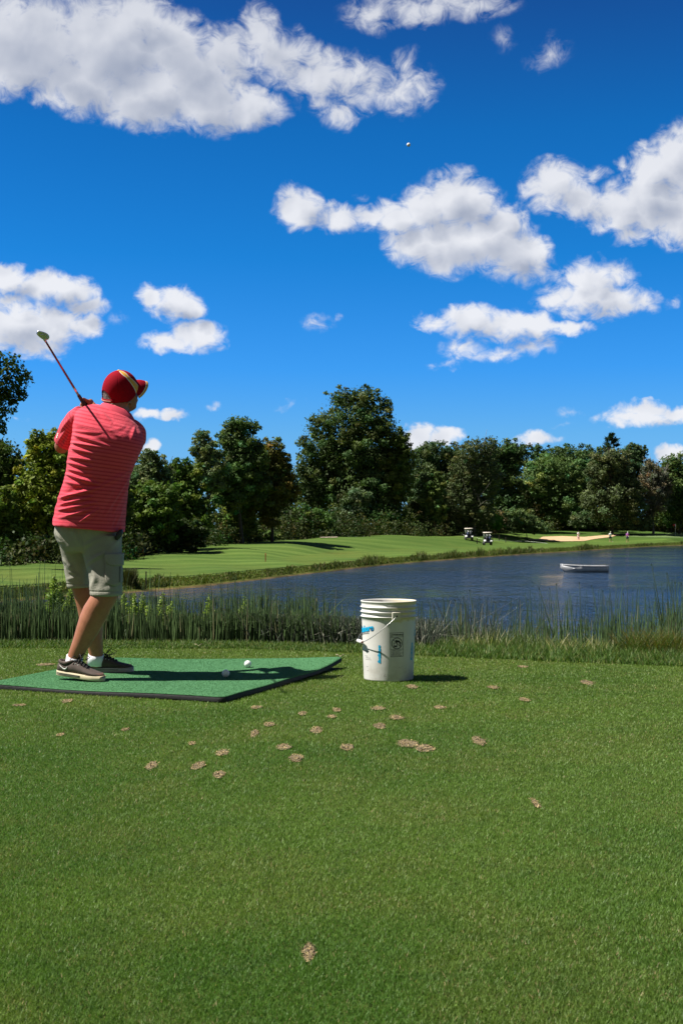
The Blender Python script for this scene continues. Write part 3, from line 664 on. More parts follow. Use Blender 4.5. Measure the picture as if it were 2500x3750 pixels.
# trunk inside the clothes
body.rings([sring(245, 415, 1950, 6.81, .14), sring(228, 432, 1900, 6.81, .15), sring(250, 440, 1800, 6.78, .14), sring(275, 455, 1690, 6.75, .12), sring(300, 480, 1590, 6.76, .09, -.25), sring(330, 470, 1535, 6.79, .07, -.28), sring(390, 450, 1508, 6.83, .055)])
# legs (near = right leg, far = left leg)
nl = [(370, 1965, 6.78, .062), (384, 2060, 6.76, .062), (388, 2130, 6.73, .066), (384, 2182, 6.69, .068), (366, 2213, 6.69, .067), (349, 2243, 6.70, .070), (334, 2275, 6.70, .067), (319, 2308, 6.70, .060), (305, 2339, 6.70, .052), (290, 2370, 6.70, .045), (277, 2400, 6.705, .041), (270, 2425, 6.71, .040), (268, 2450, 6.72, .04)]
body.tube([W(a, b, c) for a, b, c, r in nl], [(r*1.02, r) for a, b, c, r in nl], 20)
fl = [(280, 1965, 6.90, .06), (284, 2060, 6.96, .062), (296, 2130, 6.98, .062), (312, 2180, 6.98, .062), (322, 2220, 6.99, .062), (332, 2262, 7.0, .064), (339, 2300, 7.0, .060), (344, 2339, 7.0, .050), (349, 2370, 7.01, .043), (352, 2400, 7.02, .040), (350, 2440, 7.03, .04)]
body.tube([W(a, b, c) for a, b, c, r in fl], [r for a, b, c, r in fl], 20)
# neck, head
body.tube([W(424, 1545, 6.82), W(430, 1505, 6.85), W(438, 1475, 6.87)], [.072, .064, .062], 20)
body.ball(H(-.004, 0, .018), (.098, .077, .097), 28, 18, rot=HM)
body.ball(H(.034, 0, -.035), (.058, .061, .080), 24, 16, rot=HM)
body.ball(H(.030, 0, -.082), (.050, .052, .036), 20, 12, rot=HM)
body.ball(H(.062, 0, -.092), (.024, .026, .022), 14, 10, rot=HM)
body.ball(H(-.030, 0, -.055), (.058, .056, .05), 20, 12, rot=HM)
body.tube([H(.088, 0, .010), H(.104, 0, -.018), H(.108, 0, -.036)], [.008, .012, .013], 10)
body.ball(H(.096, .009, -.036), .009, 8, 6); body.ball(H(.096, -.009, -.036), .009, 8, 6)
body.ball(H(.080, 0, .022), (.014, .042, .010), 12, 8, rot=HM)
for sy in (.026, -.026): body.ball(H(.056, sy*1.5, -.030), (.024, .018, .022), 12, 8, rot=HM)
body.ball(H(.090, 0, -.058), (.010, .022, .006), 12, 8, rot=HM); body.ball(H(.088, 0, -.068), (.010, .019, .006), 12, 8, rot=HM)
for sy in (1, -1):
    ear = [H(-.006+.018*math.cos(a), sy*(.080+.012*(1-math.cos(a+.4))*.5), -.068+.027*math.sin(a)) for a in np.linspace(-2.0, 2.6, 14)]
    body.tube(ear, [.006]*14, 6); body.ball(H(-.004, sy*.070, -.068), (.014, .006, .024), 10, 8, rot=HM)
# arms: left elbow drops behind the sleeve, both forearms rise to the grip
LE = W(226, 1636, 6.94); LS = W(292, 1520, 6.80)
body.tube([LS, LS.lerp(LE, .5), LE, LE.lerp(grip(.23), .3), LE.lerp(grip(.23), .75), grip(.23)+Vector((-.012, 0, -.02))], [.055, .050, .043, .045, .033, .026], 16)
RS_ = W(488, 1585, 6.84); RE = Vector((-1.215, 7.13, 1.34))
body.tube([RS_, RS_.lerp(RE, .5), RE, RE.lerp(grip(.14), .3), RE.lerp(grip(.14), .78), grip(.14)+Vector((.03, .0, .012))], [.058, .052, .045, .044, .033, .026], 16)
def hand(t0, side, spread):
    """palm against the grip, four fingers curling round it, thumb along it"""
    pc = grip(t0)+gv*side*.026+gu*.016
    body.ball(pc, (.018, .040, .034), 16, 12, rot=Matrix((gv, GD, gu)).transposed())
    for i, (L, r) in enumerate(((215, .0086), (235, .009), (225, .0088), (190, .0078))):
        t = t0-.033+.0205*i; a0 = math.radians(70); R0 = .0215
        pts = []
        for k in range(8):
            a = a0+math.radians(L)*k/7; pts.append(grip(t+.004*k/7)+(gu*math.sin(a)+gv*math.cos(a)*side*1.0)*(R0+(.010 if k == 0 else .004 if k == 1 else 0)))
        body.tube(pts, [r*1.12, r*1.1, r, r*1.06, r*.95, r*.95, r*.9, r*.75], 8)
    tb = [pc+gu*.012-GD*.012, grip(t0-.035)+gv*side*.018+gu*.020, grip(t0-.058)+gu*.022+gv*side*.004, grip(t0-.078)+gu*.019]
    body.tube(tb, [.0135, .012, .0105, .008], 8)
hand(.155, 1, 0); hand(.235, -1, 0)
bme = union_mesh(body, .0052, 4, 0)
V = get_np(bme)
link('body', bme, SKIN, golfer)
# sunlit nails are not seen; eyes
EYE = simple('eye_white', (.7, .7, .68), .2)
for sy in (.029, -.029):
    e_ = MB(); e_.ball(H(.079, sy, -.004), .0115, 12, 8); e_.build('eye', EYE, golfer)

# hair: short grey fringe showing under the cap
def hair_fn(g, p, out):
    co = g.new('ShaderNodeTexCoord').outputs['Object']
    g.put(p.inputs['Base Color'], g.mix(g.mrange(g.noise(co, 300, 2), .35, .65), (.06, .052, .046), (.34, .32, .30))); p.inputs['Roughness'].default_value = .6
HAIR = material('grey_hair', hair_fn)
rs = np.random.default_rng(3); hv = []; hfc = []
shell = MB(); R = []
for i in range(9):
    z = .03-.130*i/8; row = []; Zs = [-.1, -.08, -.055, -.03, 0, .03]; hx_ = np.interp(z, Zs, [.096, .097, .099, .100, .099, .097]); hy_ = np.interp(z, Zs, [.080, .081, .081, .081, .078, .077]); a0_ = 62+max(0, .01-z)*380
    for j in range(41):
        a = math.radians(a0_+(360-2*a0_)*j/40); lift = 1.045-.02*(i/8)
        rz = math.sqrt(max(.05, 1-((z-.018)/.105)**2)); row.append(H(-.006+hx_*math.cos(a), hy_*math.sin(a), z))
    R.append(row)
shell.rings(R, False, False)
for k in range(2600):
    i = rs.random()*8; j = rs.integers(40); p0 = R[int(i)][j].lerp(R[min(8, int(i)+1)][j+1], rs.random()); n_ = (p0-H(0, 0, 0)).normalized()
    tip = p0+n_*.0022+Vector((0, 0, -.008))+Vector(rs.normal(size=3))*.0016; s_ = n_.cross(Vector((0, 0, 1))).normalized()*.0007
    shell.add([p0-s_, p0+s_, tip], [(0, 1, 2)])
hr = shell.build('hair', HAIR, golfer)

# ---- cap
CAPR = simple('cap_red', (.27, .003, .013), .85, var=.08, vscale=60, bump=.3, bscale=900, bdist=.001, spec=.1)
CAPG = simple('cap_gold', (.72, .36, .03), .7); CAPW = simple('cap_piping', (.75, .70, .62), .7); CAPD = simple('cap_underside', (.06, .012, .015), .8)
CZ0, CZ1, CRX, CRY = -.036, .124, .110, .089
def rimz(a): return CZ0+(.088*max(0, math.cos(a))**1.3)
def cap_pt(a, t, off=0.0):
    """a azimuth (0 front, + towards the right ear), t 0 rim .. 1 button"""
    z = rimz(a)+(CZ1-rimz(a))*t; q = (z-CZ0)/(CZ1-CZ0); r = max(0, 1-q**2.7)**.5; 
    seam = 1-.012*max(0, 1-abs(((math.degrees(a)+30) % 60)-30)/2.5)*(1 if t < .97 else 0)
    return H(-.003+(CRX+off)*r*math.cos(a)*seam, -(CRY+off)*r*math.sin(a)*seam, z+off*q)
crown = MB(); NA, NT_ = 400, 80; cv = []; cf = []; cm = []
for it in range(NT_+1):
    t = 1-(1-it/NT_)**1.7 if False else it/NT_; t = math.sin(t*PI/2)**.9
    for ia in range(NA): cv.append(cap_pt(2*PI*ia/NA-PI, min(t, .9995)))
def cap_col(a, t):
    ad = abs(math.degrees(a)); c = 50+34*t**1.3; w_ = 4.0+6.5*(1-t)**.8
    if t > .8: w_ = w_+14*(t-.8)/.2
    return 1 if abs(ad-c) < w_ else (2 if abs(ad-c) < w_+2.2+4*t**4 else 0)
for it in range(NT_):
    tm = math.sin((it+.5)/NT_*PI/2)**.9
    for ia in range(NA):
        am = 2*PI*(ia+.5)/NA-PI; da = (PI-abs(am))
        zz = rimz(am)+(CZ1-rimz(am))*tm
        if da < .62 and zz < CZ0+.066*math.sqrt(max(0, 1-(da/.62)**2)): continue     # opening above the strap
        k = (ia+1) % NA; cf.append((it*NA+ia, it*NA+k, (it+1)*NA+k, (it+1)*NA+ia)); cm.append(cap_col(am, tm))
crown.v = [tuple(q) for q in cv]; crown.f = cf; crown.m = cm
cap = crown.build('cap', [CAPR, CAPG, CAPW], golfer)
so = cap.modifiers.new('s', 'SOLIDIFY'); so.thickness = .0025; so.offset = 0
b_ = MB(); b_.ball(H(-.003, 0, CZ1+.001), (.008, .008, .004), 12, 8, rot=HM); b_.build('button', CAPG, cap)
st = MB(); R = []
for t in (0, 1):
    R.append([cap_pt(PI+math.radians(d), 0, .0015)+hu*(.001+.018*t) for d in range(-42, 43, 3)])
st.rings(R, False, False); o = st.build('strap', CAPR, cap); s2 = o.modifiers.new('s', 'SOLIDIFY'); s2.thickness = .003
st = MB(); R = []
for t in (0, 1): R.append([cap_pt(PI+math.radians(d), 0, .0045)+hu*(.006+.006*t) for d in range(-34, 35, 3)])
st.rings(R, False, False); o = st.build('strap_trim', simple('strap_trim', (.55, .30, .22), .7), cap); s2 = o.modifiers.new('s', 'SOLIDIFY'); s2.thickness = .001
brim = MB(); NB, NL = 60, 18; vt = []; vb = []
for i in range(NB+1):
    a = math.radians(-62+124*i/NB); base_ = cap_pt(a, 0.0, .001); L = .074*max(.02, math.cos(a*1.40))**.55
    for j in range(NL+1):
        s_ = j/NL; q = base_+hf*(L*s_)+hu*(-.020*s_*s_-.012*s_*math.sin(a)**2); vt.append(q); vb.append(q-hu*.0035)
nb = len(vt); fs = []; fm = []
idx = lambda i, j: i*(NL+1)+j
for i in range(NB):
    for j in range(NL):
        s_ = (j+.5)/NL; mm = 0 if s_ < .80 else (2 if s_ < .85 else 1)
        fs.append((idx(i, j), idx(i+1, j), idx(i+1, j+1), idx(i, j+1))); fm.append(mm)
        fs.append((nb+idx(i, j+1), nb+idx(i+1, j+1), nb+idx(i+1, j), nb+idx(i, j))); fm.append(3)
    fs.append((idx(i, NL), idx(i+1, NL), nb+idx(i+1, NL), nb+idx(i, NL))); fm.append(1)
brim.v = [tuple(q) for q in vt+vb]; brim.f = fs; brim.m = fm; brim.build('brim', [CAPR, CAPG, CAPW, CAPD], cap)

# ---- shirt
def shirt_fn(g, p, out):
    at = g.new('ShaderNodeAttribute'); at.attribute_name = 'tone'; sp = g.new('ShaderNodeSeparateColor'); g.put(sp.inputs[0], at.outputs['Color'])
    ph = g.math('FRACT', g.math('MULTIPLY', sp.outputs[0], 10.0/.0205))
    d = g.math('ABSOLUTE', g.math('SUBTRACT', ph, .5))
    co = g.new('ShaderNodeTexCoord').outputs['Object']
    line = g.mrange(d, .07, .16, 1, 0, True)
    line2 = g.mrange(d, .40, .46, 0, .35, True)
    c = g.mix(g.mrange(g.noise(co, 5, 3), .3, .7), (0.66, 0.058, 0.092), (0.72, 0.075, 0.110))
    c = g.mix(g.math('MULTIPLY', line, .62), c, (0.34, 0.014, 0.035))
    c = g.mix(line2, c, (0.78, 0.14, 0.18))
    g.put(p.inputs['Base Color'], c); p.inputs['Roughness'].default_value = .85; p.inputs['Specular IOR Level'].default_value = .15
    p.inputs['Sheen Weight'].default_value = .08
    g.put(p.inputs['Normal'], g.bump(g.math('ADD', g.noise(co, 1500, 2), g.math('MULTIPLY', g.noise(co, 38, 4), 4.0)), .35, .0018))
SHIRT = material('red_shirt', shirt_fn)
sh_ = MB()
sh_.rings([sring(198, 454, 1938, 6.81, .205, -.10, 2.5), sring(199, 455, 1915, 6.81, .205, -.09), sring(206, 457, 1877, 6.80, .20, -.08, rot=-3), sring(215, 462, 1838, 6.79, .195, -.08, rot=0), sring(225, 467, 1800, 6.78, .188, -.08, rot=7),
          sring(235, 473, 1762, 6.765, .178, -.09, rot=15), sring(243, 480, 1724, 6.75, .168, -.10, rot=20), sring(249, 491, 1690, 6.735, .158, -.12, rot=20), sring(257, 508, 1650, 6.725, .150, -.15, rot=18), sring(263, 521, 1612, 6.725, .143, -.19, rot=14),
          sring(268, 524, 1580, 6.735, .135, -.24, rot=14), sring(277, 520, 1555, 6.755, .124, -.27, rot=14), sring(290, 509, 1531, 6.78, .108, -.29, rot=14), sring(315, 488, 1512, 6.80, .088, -.31), sring(352, 474, 1499, 6.82, .070, -.33)])
sl = [(308, 1522, 6.80, .066), (284, 1540, 6.82, .070), (262, 1570, 6.86, .069), (246, 1600, 6.90, .065), (235, 1622, 6.925, .063)]
sh_.tube([W(a, b, c) for a, b, c, r in sl], [r for *_, r in sl], 28)
sr = [(472, 1575, 6.82, .070), (489, 1588, 6.86, .073), (489, 1604, 6.94, .072), (478, 1614, 7.03, .068)]
sh_.tube([W(a, b, c) for a, b, c, r in sr], [r for *_, r in sr], 28)
sme = union_mesh(sh_, .0075, 10, 1, .5)
V = get_np(sme); Nn = get_nrm(sme); P = to_px(V)
front = np.clip(-Nn[:, 1]*1.6+.5, 0, 1)
FOLD = [ # end points in the close-up's pixels, width, height (mm)
 (690, 1020, 1060, 1140, 9, 5.5), (690, 985, 960, 1010, 7, 3), (670, 1095, 1010, 1150, 8, 6), (672, 1150, 900, 1205, 8, 5), (660, 1235, 900, 1275, 9, 6), (650, 1290, 880, 1345, 9, 5.5), (645, 1345, 820, 1405, 9, 5),
 (632, 1400, 945, 1500, 9, 8.5), (620, 1470, 800, 1515, 10, 5), (600, 1625, 945, 1530, 9, 8.5), (580, 1690, 885, 1618, 9, 7.5), (560, 1745, 915, 1672, 9, 7.5), (640, 1800, 905, 1722, 9, 6), (760, 1860, 940, 1735, 9, 7), (540, 1640, 700, 1590, 10, 4),
 (560, 1820, 700, 1790, 10, 4), (945, 790, 1070, 905, 8, 4.5), (1070, 905, 1190, 945, 8, 2.5), (1060, 985, 1190, 955, 9, 1.8), (900, 860, 1140, 1045, 10, 3),
 (1235, 1425, 1000, 1800, 8, 5), (1235, 1500, 1090, 1770, 8, 4.5), (1215, 1600, 1105, 1900, 8, 4.5), (1180, 1640, 1060, 1900, 7, 3), (1230, 1380, 950, 1530, 8, 3.5), (705, 850, 672, 1180, 10, -8),
 (575, 1000, 660, 870, 8, 3.5), (560, 1090, 640, 960, 8, 3.5), (600, 1150, 660, 1020, 8, 3), (1250, 1090, 1290, 950, 8, 3), (740, 930, 1000, 1000, 12, 2.5), (520, 1905, 1130, 1975, 4, -1.6)]
disp = np.zeros(len(V))
Z = np.stack([P[:, 0]*2.614, (P[:, 1]-1200)*2.614], 1)
for (x1, y1, x2, y2, w_, h_) in FOLD:
    d, t, sd = seg_dist(Z, (x1, y1), (x2, y2)); w2 = w_*2.1*(.55+.45*np.sin(t*PI)); taper = np.sin(np.clip(t*.92+.04, 0, 1)*PI)**.55
    if h_ > 0: disp += h_*.001*1.45*taper*(np.exp(-(d/w2)**2)-.40*np.exp(-((d-2.1*w2)/(w2*1.3))**2))
    else: disp += h_*.001*np.exp(-(d/w2)**2)*taper
wn = np.array([mnoise.noise(Vector((p_[0]*5, p_[1]*5, p_[2]*22))) for p_ in V])*.0030
wn2 = np.array([mnoise.noise(Vector((p_[0]*14+p_[2]*9, p_[1]*14, p_[2]*30+7))) for p_ in V])*.0013
V = V+Nn*(disp*front+wn+wn2)[:, None]
# slit at the side seam of the hem
sl_ = np.clip(1-np.abs(Z[:, 0]-(1145+(1930-Z[:, 1])*.25))/16, 0, 1)*np.clip((Z[:, 1]-1895)/40, 0, 1)*(Nn[:, 1] < .2)
V = V+Nn*(-.020*sl_)[:, None]
set_v(sme, V)
tz = V[:, 2]+(V[:, 0]+1.3)*np.interp(V[:, 2], [.85, 1.1, 1.3, 1.45], [.05, .10, .17, .24])
ax = (W(232, 1625, 6.93)-W(300, 1520, 6.80)); axn = np.array(ax.normalized()); o0 = np.array(W(300, 1520, 6.80))
ta = (V-o0)@axn; rad_ = np.linalg.norm(V-o0-ta[:, None]*axn, axis=1); wrm = (Z[:, 0] < 700-(Z[:, 1]-850)*.09) & (rad_ < .10) & (ta > .0)
tz = np.where(wrm, ta+.3, tz)
a_ = sme.color_attributes.new('tone', 'FLOAT_COLOR', 'POINT'); a_.data.foreach_set('color', np.stack([tz*.1, tz*0, tz*0, tz*0+1], 1).astype(np.float32).ravel())
shirt = link('shirt', sme, SHIRT, golfer)
RIB = simple('collar_rib', (.60, .045, .082), .85, var=.05, vscale=30, bump=.4, bscale=700, bdist=.001)
cl_ = MB(); cl_.rings([sring(352, 498, 1528, 6.822, .098, -.30, 2.2, 48), sring(362, 490, 1512, 6.825, .090, -.31, 2.2, 48), sring(374, 481, 1497, 6.838, .080, -.34, 2.1, 48, -.12), sring(378, 476, 1494, 6.842, .074, -.34, 2.1, 48, -.12), sring(380, 474, 1499, 6.842, .071, -.34, 2.1, 48, -.1), sring(378, 474, 1520, 6.84, .075, -.34, 2.1, 48)], False)
cl_.build('collar', RIB, shirt)
lg = MB(); q = Vector(V[np.argmin(np.hypot(Z[:, 0]-548, Z[:, 1]-1035)+(Nn[:, 1] > 0)*1e3)])
for k in range(3): lg.box(q+Vector((-.004+.003*k, -.004, -.010+.010*k)), (.0035, .001, .0065), rot=Matrix.Rotation(math.radians(25), 3, 'Y'))
lg.build('sleeve_logo', simple('white_thread', (.8, .78, .76), .7), shirt)

# ---- shorts
def cloth_fn(c0, c1):
    def fn(g, p, out):
        co = g.new('ShaderNodeTexCoord').outputs['Object']; n = g.noise(co, 7, 5, .65)
        c = g.mix(g.mrange(n, .3, .7), c0, c1); c = g.mix(g.mrange(g.noise(co, 900, 2), .4, .7, 0, .25), c, [v*.6 for v in c0])
        g.put(p.inputs['Base Color'], c); p.inputs['Roughness'].default_value = .9; p.inputs['Specular IOR Level'].default_value = .12
        g.put(p.inputs['Normal'], g.bump(g.math('ADD', g.noise(co, 1200, 2), g.math('MULTIPLY', g.noise(co, 24, 5, .6), 6.0)), .45, .002))
    return fn
SHORTS = material('khaki_cloth', cloth_fn((.285, .275, .225), (.34, .33, .27)))
so_ = MB()
so_.rings([sring(212, 444, 1890, 6.815, .176), sring(206, 447, 1925, 6.82, .180), sring(202, 446, 1950, 6.825, .182), sring(208, 443, 1975, 6.83, .182), sring(222, 443, 2000, 6.835, .178), sring(240, 440, 2020, 6.84, .165)])
so_.rings([sring(300, 442, 1960, 6.76, .10), sring(300, 445, 2005, 6.76, .108), sring(306, 447, 2033, 6.755, .106), sring(314, 448, 2064, 6.745, .102), sring(321, 448, 2095, 6.73, .098), sring(326, 448, 2125, 6.715, .094), sring(329, 446, 2155, 6.705, .091), sring(331, 445, 2182, 6.70, .090, .0)])
so_.rings([sring(212, 320, 1960, 6.90, .10), sring(222, 335, 2005, 6.93, .108), sring(228, 338, 2033, 6.95, .108), sring(234, 338, 2064, 6.96, .104), sring(239, 338, 2095, 6.97, .100), sring(245, 338, 2125, 6.97, .096), sring(248, 338, 2153, 6.975, .093)])
shm = union_mesh(so_, .0075, 7, 1, .5)
V = get_np(shm); Nn = get_nrm(shm); P = to_px(V); Z = np.stack([(P[:, 0]-150)*3.2675, (P[:, 1]-1880)*3.2675], 1)
front = np.clip(-Nn[:, 1]*1.6+.5, 0, 1); disp = np.zeros(len(V))
for (x1, y1, x2, y2, w_, h_) in [(500, 400, 700, 300, 14, 4), (540, 610, 760, 470, 12, 6), (520, 560, 700, 500, 12, 3), (600, 640, 660, 800, 14, 6), (640, 760, 600, 900, 16, 6), (190, 250, 250, 330, 12, 5), (210, 330, 270, 360, 10, 4), (270, 560, 380, 660, 12, 5), (330, 640, 420, 740, 12, 6), (340, 700, 400, 720, 8, 4),
                            (380, 190, 470, 380, 16, 5), (820, 420, 960, 300, 12, 3), (320, 790, 440, 760, 12, 4), (480, 200, 520, 420, 12, -5), (760, 880, 900, 800, 14, -3), (880, 300, 950, 230, 9, -5)]:
    d, t, sd = seg_dist(Z, (x1, y1), (x2, y2)); w2 = w_*1.7; tp = np.sin(np.clip(t*.9+.05, 0, 1)*PI)**.5
    disp += h_*.001*tp*(np.exp(-(d/w2)**2)-(.35*np.exp(-((d-2.1*w2)/(w2*1.3))**2) if h_ > 0 else 0))
nearleg = (V[:, 1] < 6.80) & (V[:, 2] < .80)
hemz = np.where(nearleg, CH-(2182-HY)/F*6.65, CH-(2153-HY)/F*6.97)
for off in (.024,): disp += -.0035*np.exp(-((V[:, 2]-hemz-off)/.0028)**2)*(V[:, 2] < .62)
wn = np.array([mnoise.noise(Vector((p_[0]*12, p_[1]*12, p_[2]*9))) for p_ in V])*.0035
V = V+Nn*(disp*front+wn)[:, None]; set_v(shm, V)
shorts = link('shorts', shm, SHORTS, golfer)
bv = BVHTree.FromPolygons([tuple(v) for v in V], [tuple(p_.vertices) for p_ in shm.polygons])
EYEP = Vector((0, 0, CH))
def onto(px, py, off, bvh=None, axis=Vector((0, 1, 0))):
    """point of the cloth seen at a photo pixel, raised by off"""
    d = W(px, py, 1)-EYEP; d.normalize(); hit = (bvh or bv).ray_cast(EYEP, d)
    if hit[0] is None: return None
    n = hit[1] if hit[1].dot(d) < 0 else -hit[1]; return hit[0]+n*off
def patch(name, poly, off, mat, parent, bvh=None, n=14, thick=.003):
    """cloth piece with the outline poly (photo pixels) lying on the surface"""
    ys = [p_[1] for p_ in poly]; y0, y1 = min(ys)+.01, max(ys)-.01; rows = []
    for i in range(n+1):
        y = y0+(y1-y0)*i/n; xs = []
        for k in range(len(poly)):
            a, b = poly[k], poly[(k+1) % len(poly)]
            if (a[1]-y)*(b[1]-y) <= 0 and a[1] != b[1]: xs.append(a[0]+(b[0]-a[0])*(y-a[1])/(b[1]-a[1]))
        rows.append((min(xs), max(xs), y))
    V = []; last = None
    for (a, b, y) in rows:
        for j in range(n+1):
            q = onto(a+(b-a)*j/n, y, off, bvh) or last; last = q; V.append(q)
    m_ = MB(); N1 = n+1; m_.add(V, [(i*N1+j, i*N1+j+1, (i+1)*N1+j+1, (i+1)*N1+j) for i in range(n) for j in range(n)])
    o = m_.build(name, mat, parent); s_ = o.modifiers.new('s', 'SOLIDIFY'); s_.thickness = thick; s_.offset = 0
    return o
def z2(x, y): return (150+x/3.2675, 1880+y/3.2675)
pocket = patch('cargo_pocket', [z2(*q) for q in ((765, 510), (962, 505), (958, 850), (925, 868), (860, 872), (800, 850), (766, 800))], .004, SHORTS, shorts, thick=.008)
patch('pocket_flap', [z2(*q) for q in ((755, 488), (966, 478), (964, 622), (860, 632), (800, 615), (766, 560))], .0105, SHORTS, pocket, thick=.006)
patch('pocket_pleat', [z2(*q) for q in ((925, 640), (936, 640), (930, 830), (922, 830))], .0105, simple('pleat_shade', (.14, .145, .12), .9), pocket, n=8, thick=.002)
hv_ = MB(); hv_.ball(W(436, 1958, 6.70), (.016, .03, .034), 12, 10, rot=Matrix.Rotation(.5, 3, 'Y')); hv_.build('black_glove', simple('black_glove', (.018, .018, .022), .6), shorts)

# ---- socks and shoes
SOCK = simple('white_sock', (.74, .74, .78), .9, bump=.6, bscale=400, bdist=.002)
for pts in ([(274, 2404, 6.705, .0455), (271, 2422, 6.712, .046), (270, 2448, 6.72, .046)], [(352, 2397, 7.02, .044), (351, 2412, 7.025, .0445), (349, 2436, 7.03, .045)]):
    m_ = MB(); m_.tube([W(a, b, c) for a, b, c, r in pts], [(r*1.0, r) for *_, r in pts], 22)
    o = m_.build('sock', SOCK, golfer)
UP = simple('shoe_canvas', (.070, .050, .040), .85, var=.2, vscale=30, bump=.5, bscale=500, bdist=.001)
TOE = simple('shoe_toe', (.105, .052, .038), .8, var=.2, vscale=40); SOLE = simple('shoe_sole', (.50, .43, .28), .7, var=.12, vscale=25); DKL = simple('sole_line', (.05, .045, .04), .7)
LACE = simple('lace', (.02, .018, .018), .8); SILV = simple('silver_mark', (.55, .55, .52), .4)
SOLE2 = simple('shoe_sole_grey', (.42, .38, .32), .7, var=.12, vscale=25)
def shoe(heel, toe, sole_mat, near):
    heel = Vector(heel); toe = Vector(toe); X = (toe-heel).normalized(); L = (toe-heel).length; Yv = Vector((0, 0, 1)).cross(X).normalized(); Zv = X.cross(Yv)
    def S(x, y, z): return heel+X*(x*L/.285)+Yv*y+Zv*z
    st_ = [(0.002, .018, .062), (.012, .027, .074), (.03, .034, .080), (.06, .037, .078), (.09, .038, .082), (.115, .040, .092), (.14, .042, .084), (.165, .045, .071), (.195, .048, .058), (.225, .048, .050), (.25, .043, .045), (.27, .031, .039), (.281, .014, .033)]
    up = MB(); R = []
    for (x, w_, h_) in st_:
        r_ = []
        for k in range(28):
            a = 2*PI*k/28; ca, sa = math.cos(a), math.sin(a); y = w_*math.copysign(abs(ca)**.75, ca)*(1 if sa < 0 else 1-.25*sa); z = .020+(h_-.020)*.5+(h_-.020)*.5*math.copysign(abs(sa)**.8, sa)
            r_.append(S(x, y, z))
        R.append(r_)
    up.rings(R)
    sh1 = up.build('shoe', UP, golfer); ss = sh1.modifiers.new('s', 'SUBSURF'); ss.levels = 1; ss.render_levels = 1
    # padded collar
    c_ = MB(); pts = [S(.058+.048*math.cos(a), .033*math.sin(a), .071+.018*max(0, math.cos(a))+.008*max(0, -math.cos(a))) for a in np.linspace(0, 2*PI, 29)[:-1]]
    n = len(pts); rr = []
    for i, q in enumerate(pts):
        o_ = (q-S(.058, 0, 0)); o_ -= Zv*o_.dot(Zv); o_.normalize()
        rr.append([q+o_*math.cos(b)*.006+Zv*math.sin(b)*.009 for b in np.linspace(0, 2*PI, 9)[:-1]])
    rr.append(rr[0]); c_.rings(rr, False); c_.build('collar', UP, sh1)
    # sole
    so1 = MB(); out = []
    def outl(a, e=.004):
        c = math.cos(a); x = .142+(.142+e)*math.copysign(abs(c)**.85, c); w_ = np.interp(x, [0, .03, .06, .10, .14, .18, .22, .25, .29], [.033, .036, .038, .040, .043, .048, .050, .047, .040])-.004+e
        q = min(.9999, abs(x-.142)/(.142+e)); return x, math.copysign(w_*(1-q**6)**.5, math.sin(a))
    for k in range(60):
        a = 2*PI*k/60; x, y = outl(a); out.append((x, y))
    so1.rings([[S(x, y*.97, .0) for x, y in out], [S(x, y, .003) for x, y in out], [S(x, y, .024+.006*(max(0, (x-.24)/.045))) for x, y in out], [S(x, y*.9, .026) for x, y in out]])
    s1 = so1.build('sole', sole_mat, sh1)
    for zz in ((.010, .017) if near else (.016,)):
        ln = MB(); pts = [(x, y) for x, y in out if y < 0 and .005 < x < (.17 if near else .20)]; pts.sort()
        ln.tube([S(x, y-.0008, zz) for x, y in pts], .0016, 5); ln.build('sole_stripe', DKL, s1)
    # toe guard
    tg = MB(); R = []
    for zz, o_ in ((.022, .003), (.034, .0025), (.041, -.001)):
        R.append([S(outl(a, o_-(zz-.022)*.25)[0]-(zz-.022)*.25, outl(a, o_-(zz-.022)*.25)[1], zz) for a in np.linspace(-1.25, 1.25, 41)])
    tg.rings(R, False, False); o = tg.build('toe_guard', TOE, sh1); s_ = o.modifiers.new('s', 'SOLIDIFY'); s_.thickness = .0015
    # laces and eyelets
    la = MB(); ey = MB()
    for i in range(4):
        x = .120+.018*i; z = np.interp(x, [q[0] for q in st_], [q[2] for q in st_])
        la.tube([S(x, -.026, z-.010), S(x+.004, -.010, z+.001), S(x+.010, .010, z+.001), S(x+.014, .026, z-.011)], .0028, 6)
        la.tube([S(x, .026, z-.010), S(x+.004, .010, z+.002), S(x+.010, -.010, z+.002), S(x+.014, -.026, z-.011)], .0028, 6)
        ey.ball(S(x+.002, -.030, z-.013), .0032, 8, 6)
    for sx, sy, h_ in ((.02, -.035, .01), (-.012, -.040, -.004), (.03, .02, .012)):
        b0 = S(.118, 0, .098); la.tube([b0, b0+X*sx+Yv*sy*.5+Zv*(h_+.022), b0+X*sx*2.1+Yv*sy+Zv*(h_+.004), b0+X*sx*1.2+Yv*sy*.9+Zv*(h_-.014), b0+X*.004], .0024, 6)
    la.ball(S(.118, 0, .100), (.008, .008, .007), 8, 6); la.build('laces', LACE, sh1); ey.build('eyelets', SILV, sh1)
    if near:
        sw = MB(); cur = [(.072, .052, .0015), (.064, .042, .0045), (.054, .038, .0060), (.044, .042, .0045), (.030, .054, .0012)]
        cur = [(.078, .058, .0008), (.073, .047, .0035), (.066, .041, .0052), (.056, .042, .0045), (.044, .049, .0026), (.028, .060, .0006)]
        sw.tube([S(x, -(np.interp(x, [q[0] for q in st_], [q[1] for q in st_]))-.0008, z) for x, z, w_ in cur], [(.0012, w_) for *_, w_ in cur], 6, up=tuple(Yv)); sw.build('shoe_mark', SILV, sh1)
    return sh1
shoe((-1.552, 6.715, .051), (-1.280, 6.625, .026), SOLE, True)
shoe((-1.463, 7.035, .026), (-1.196, 7.065, .026), SOLE2, False)

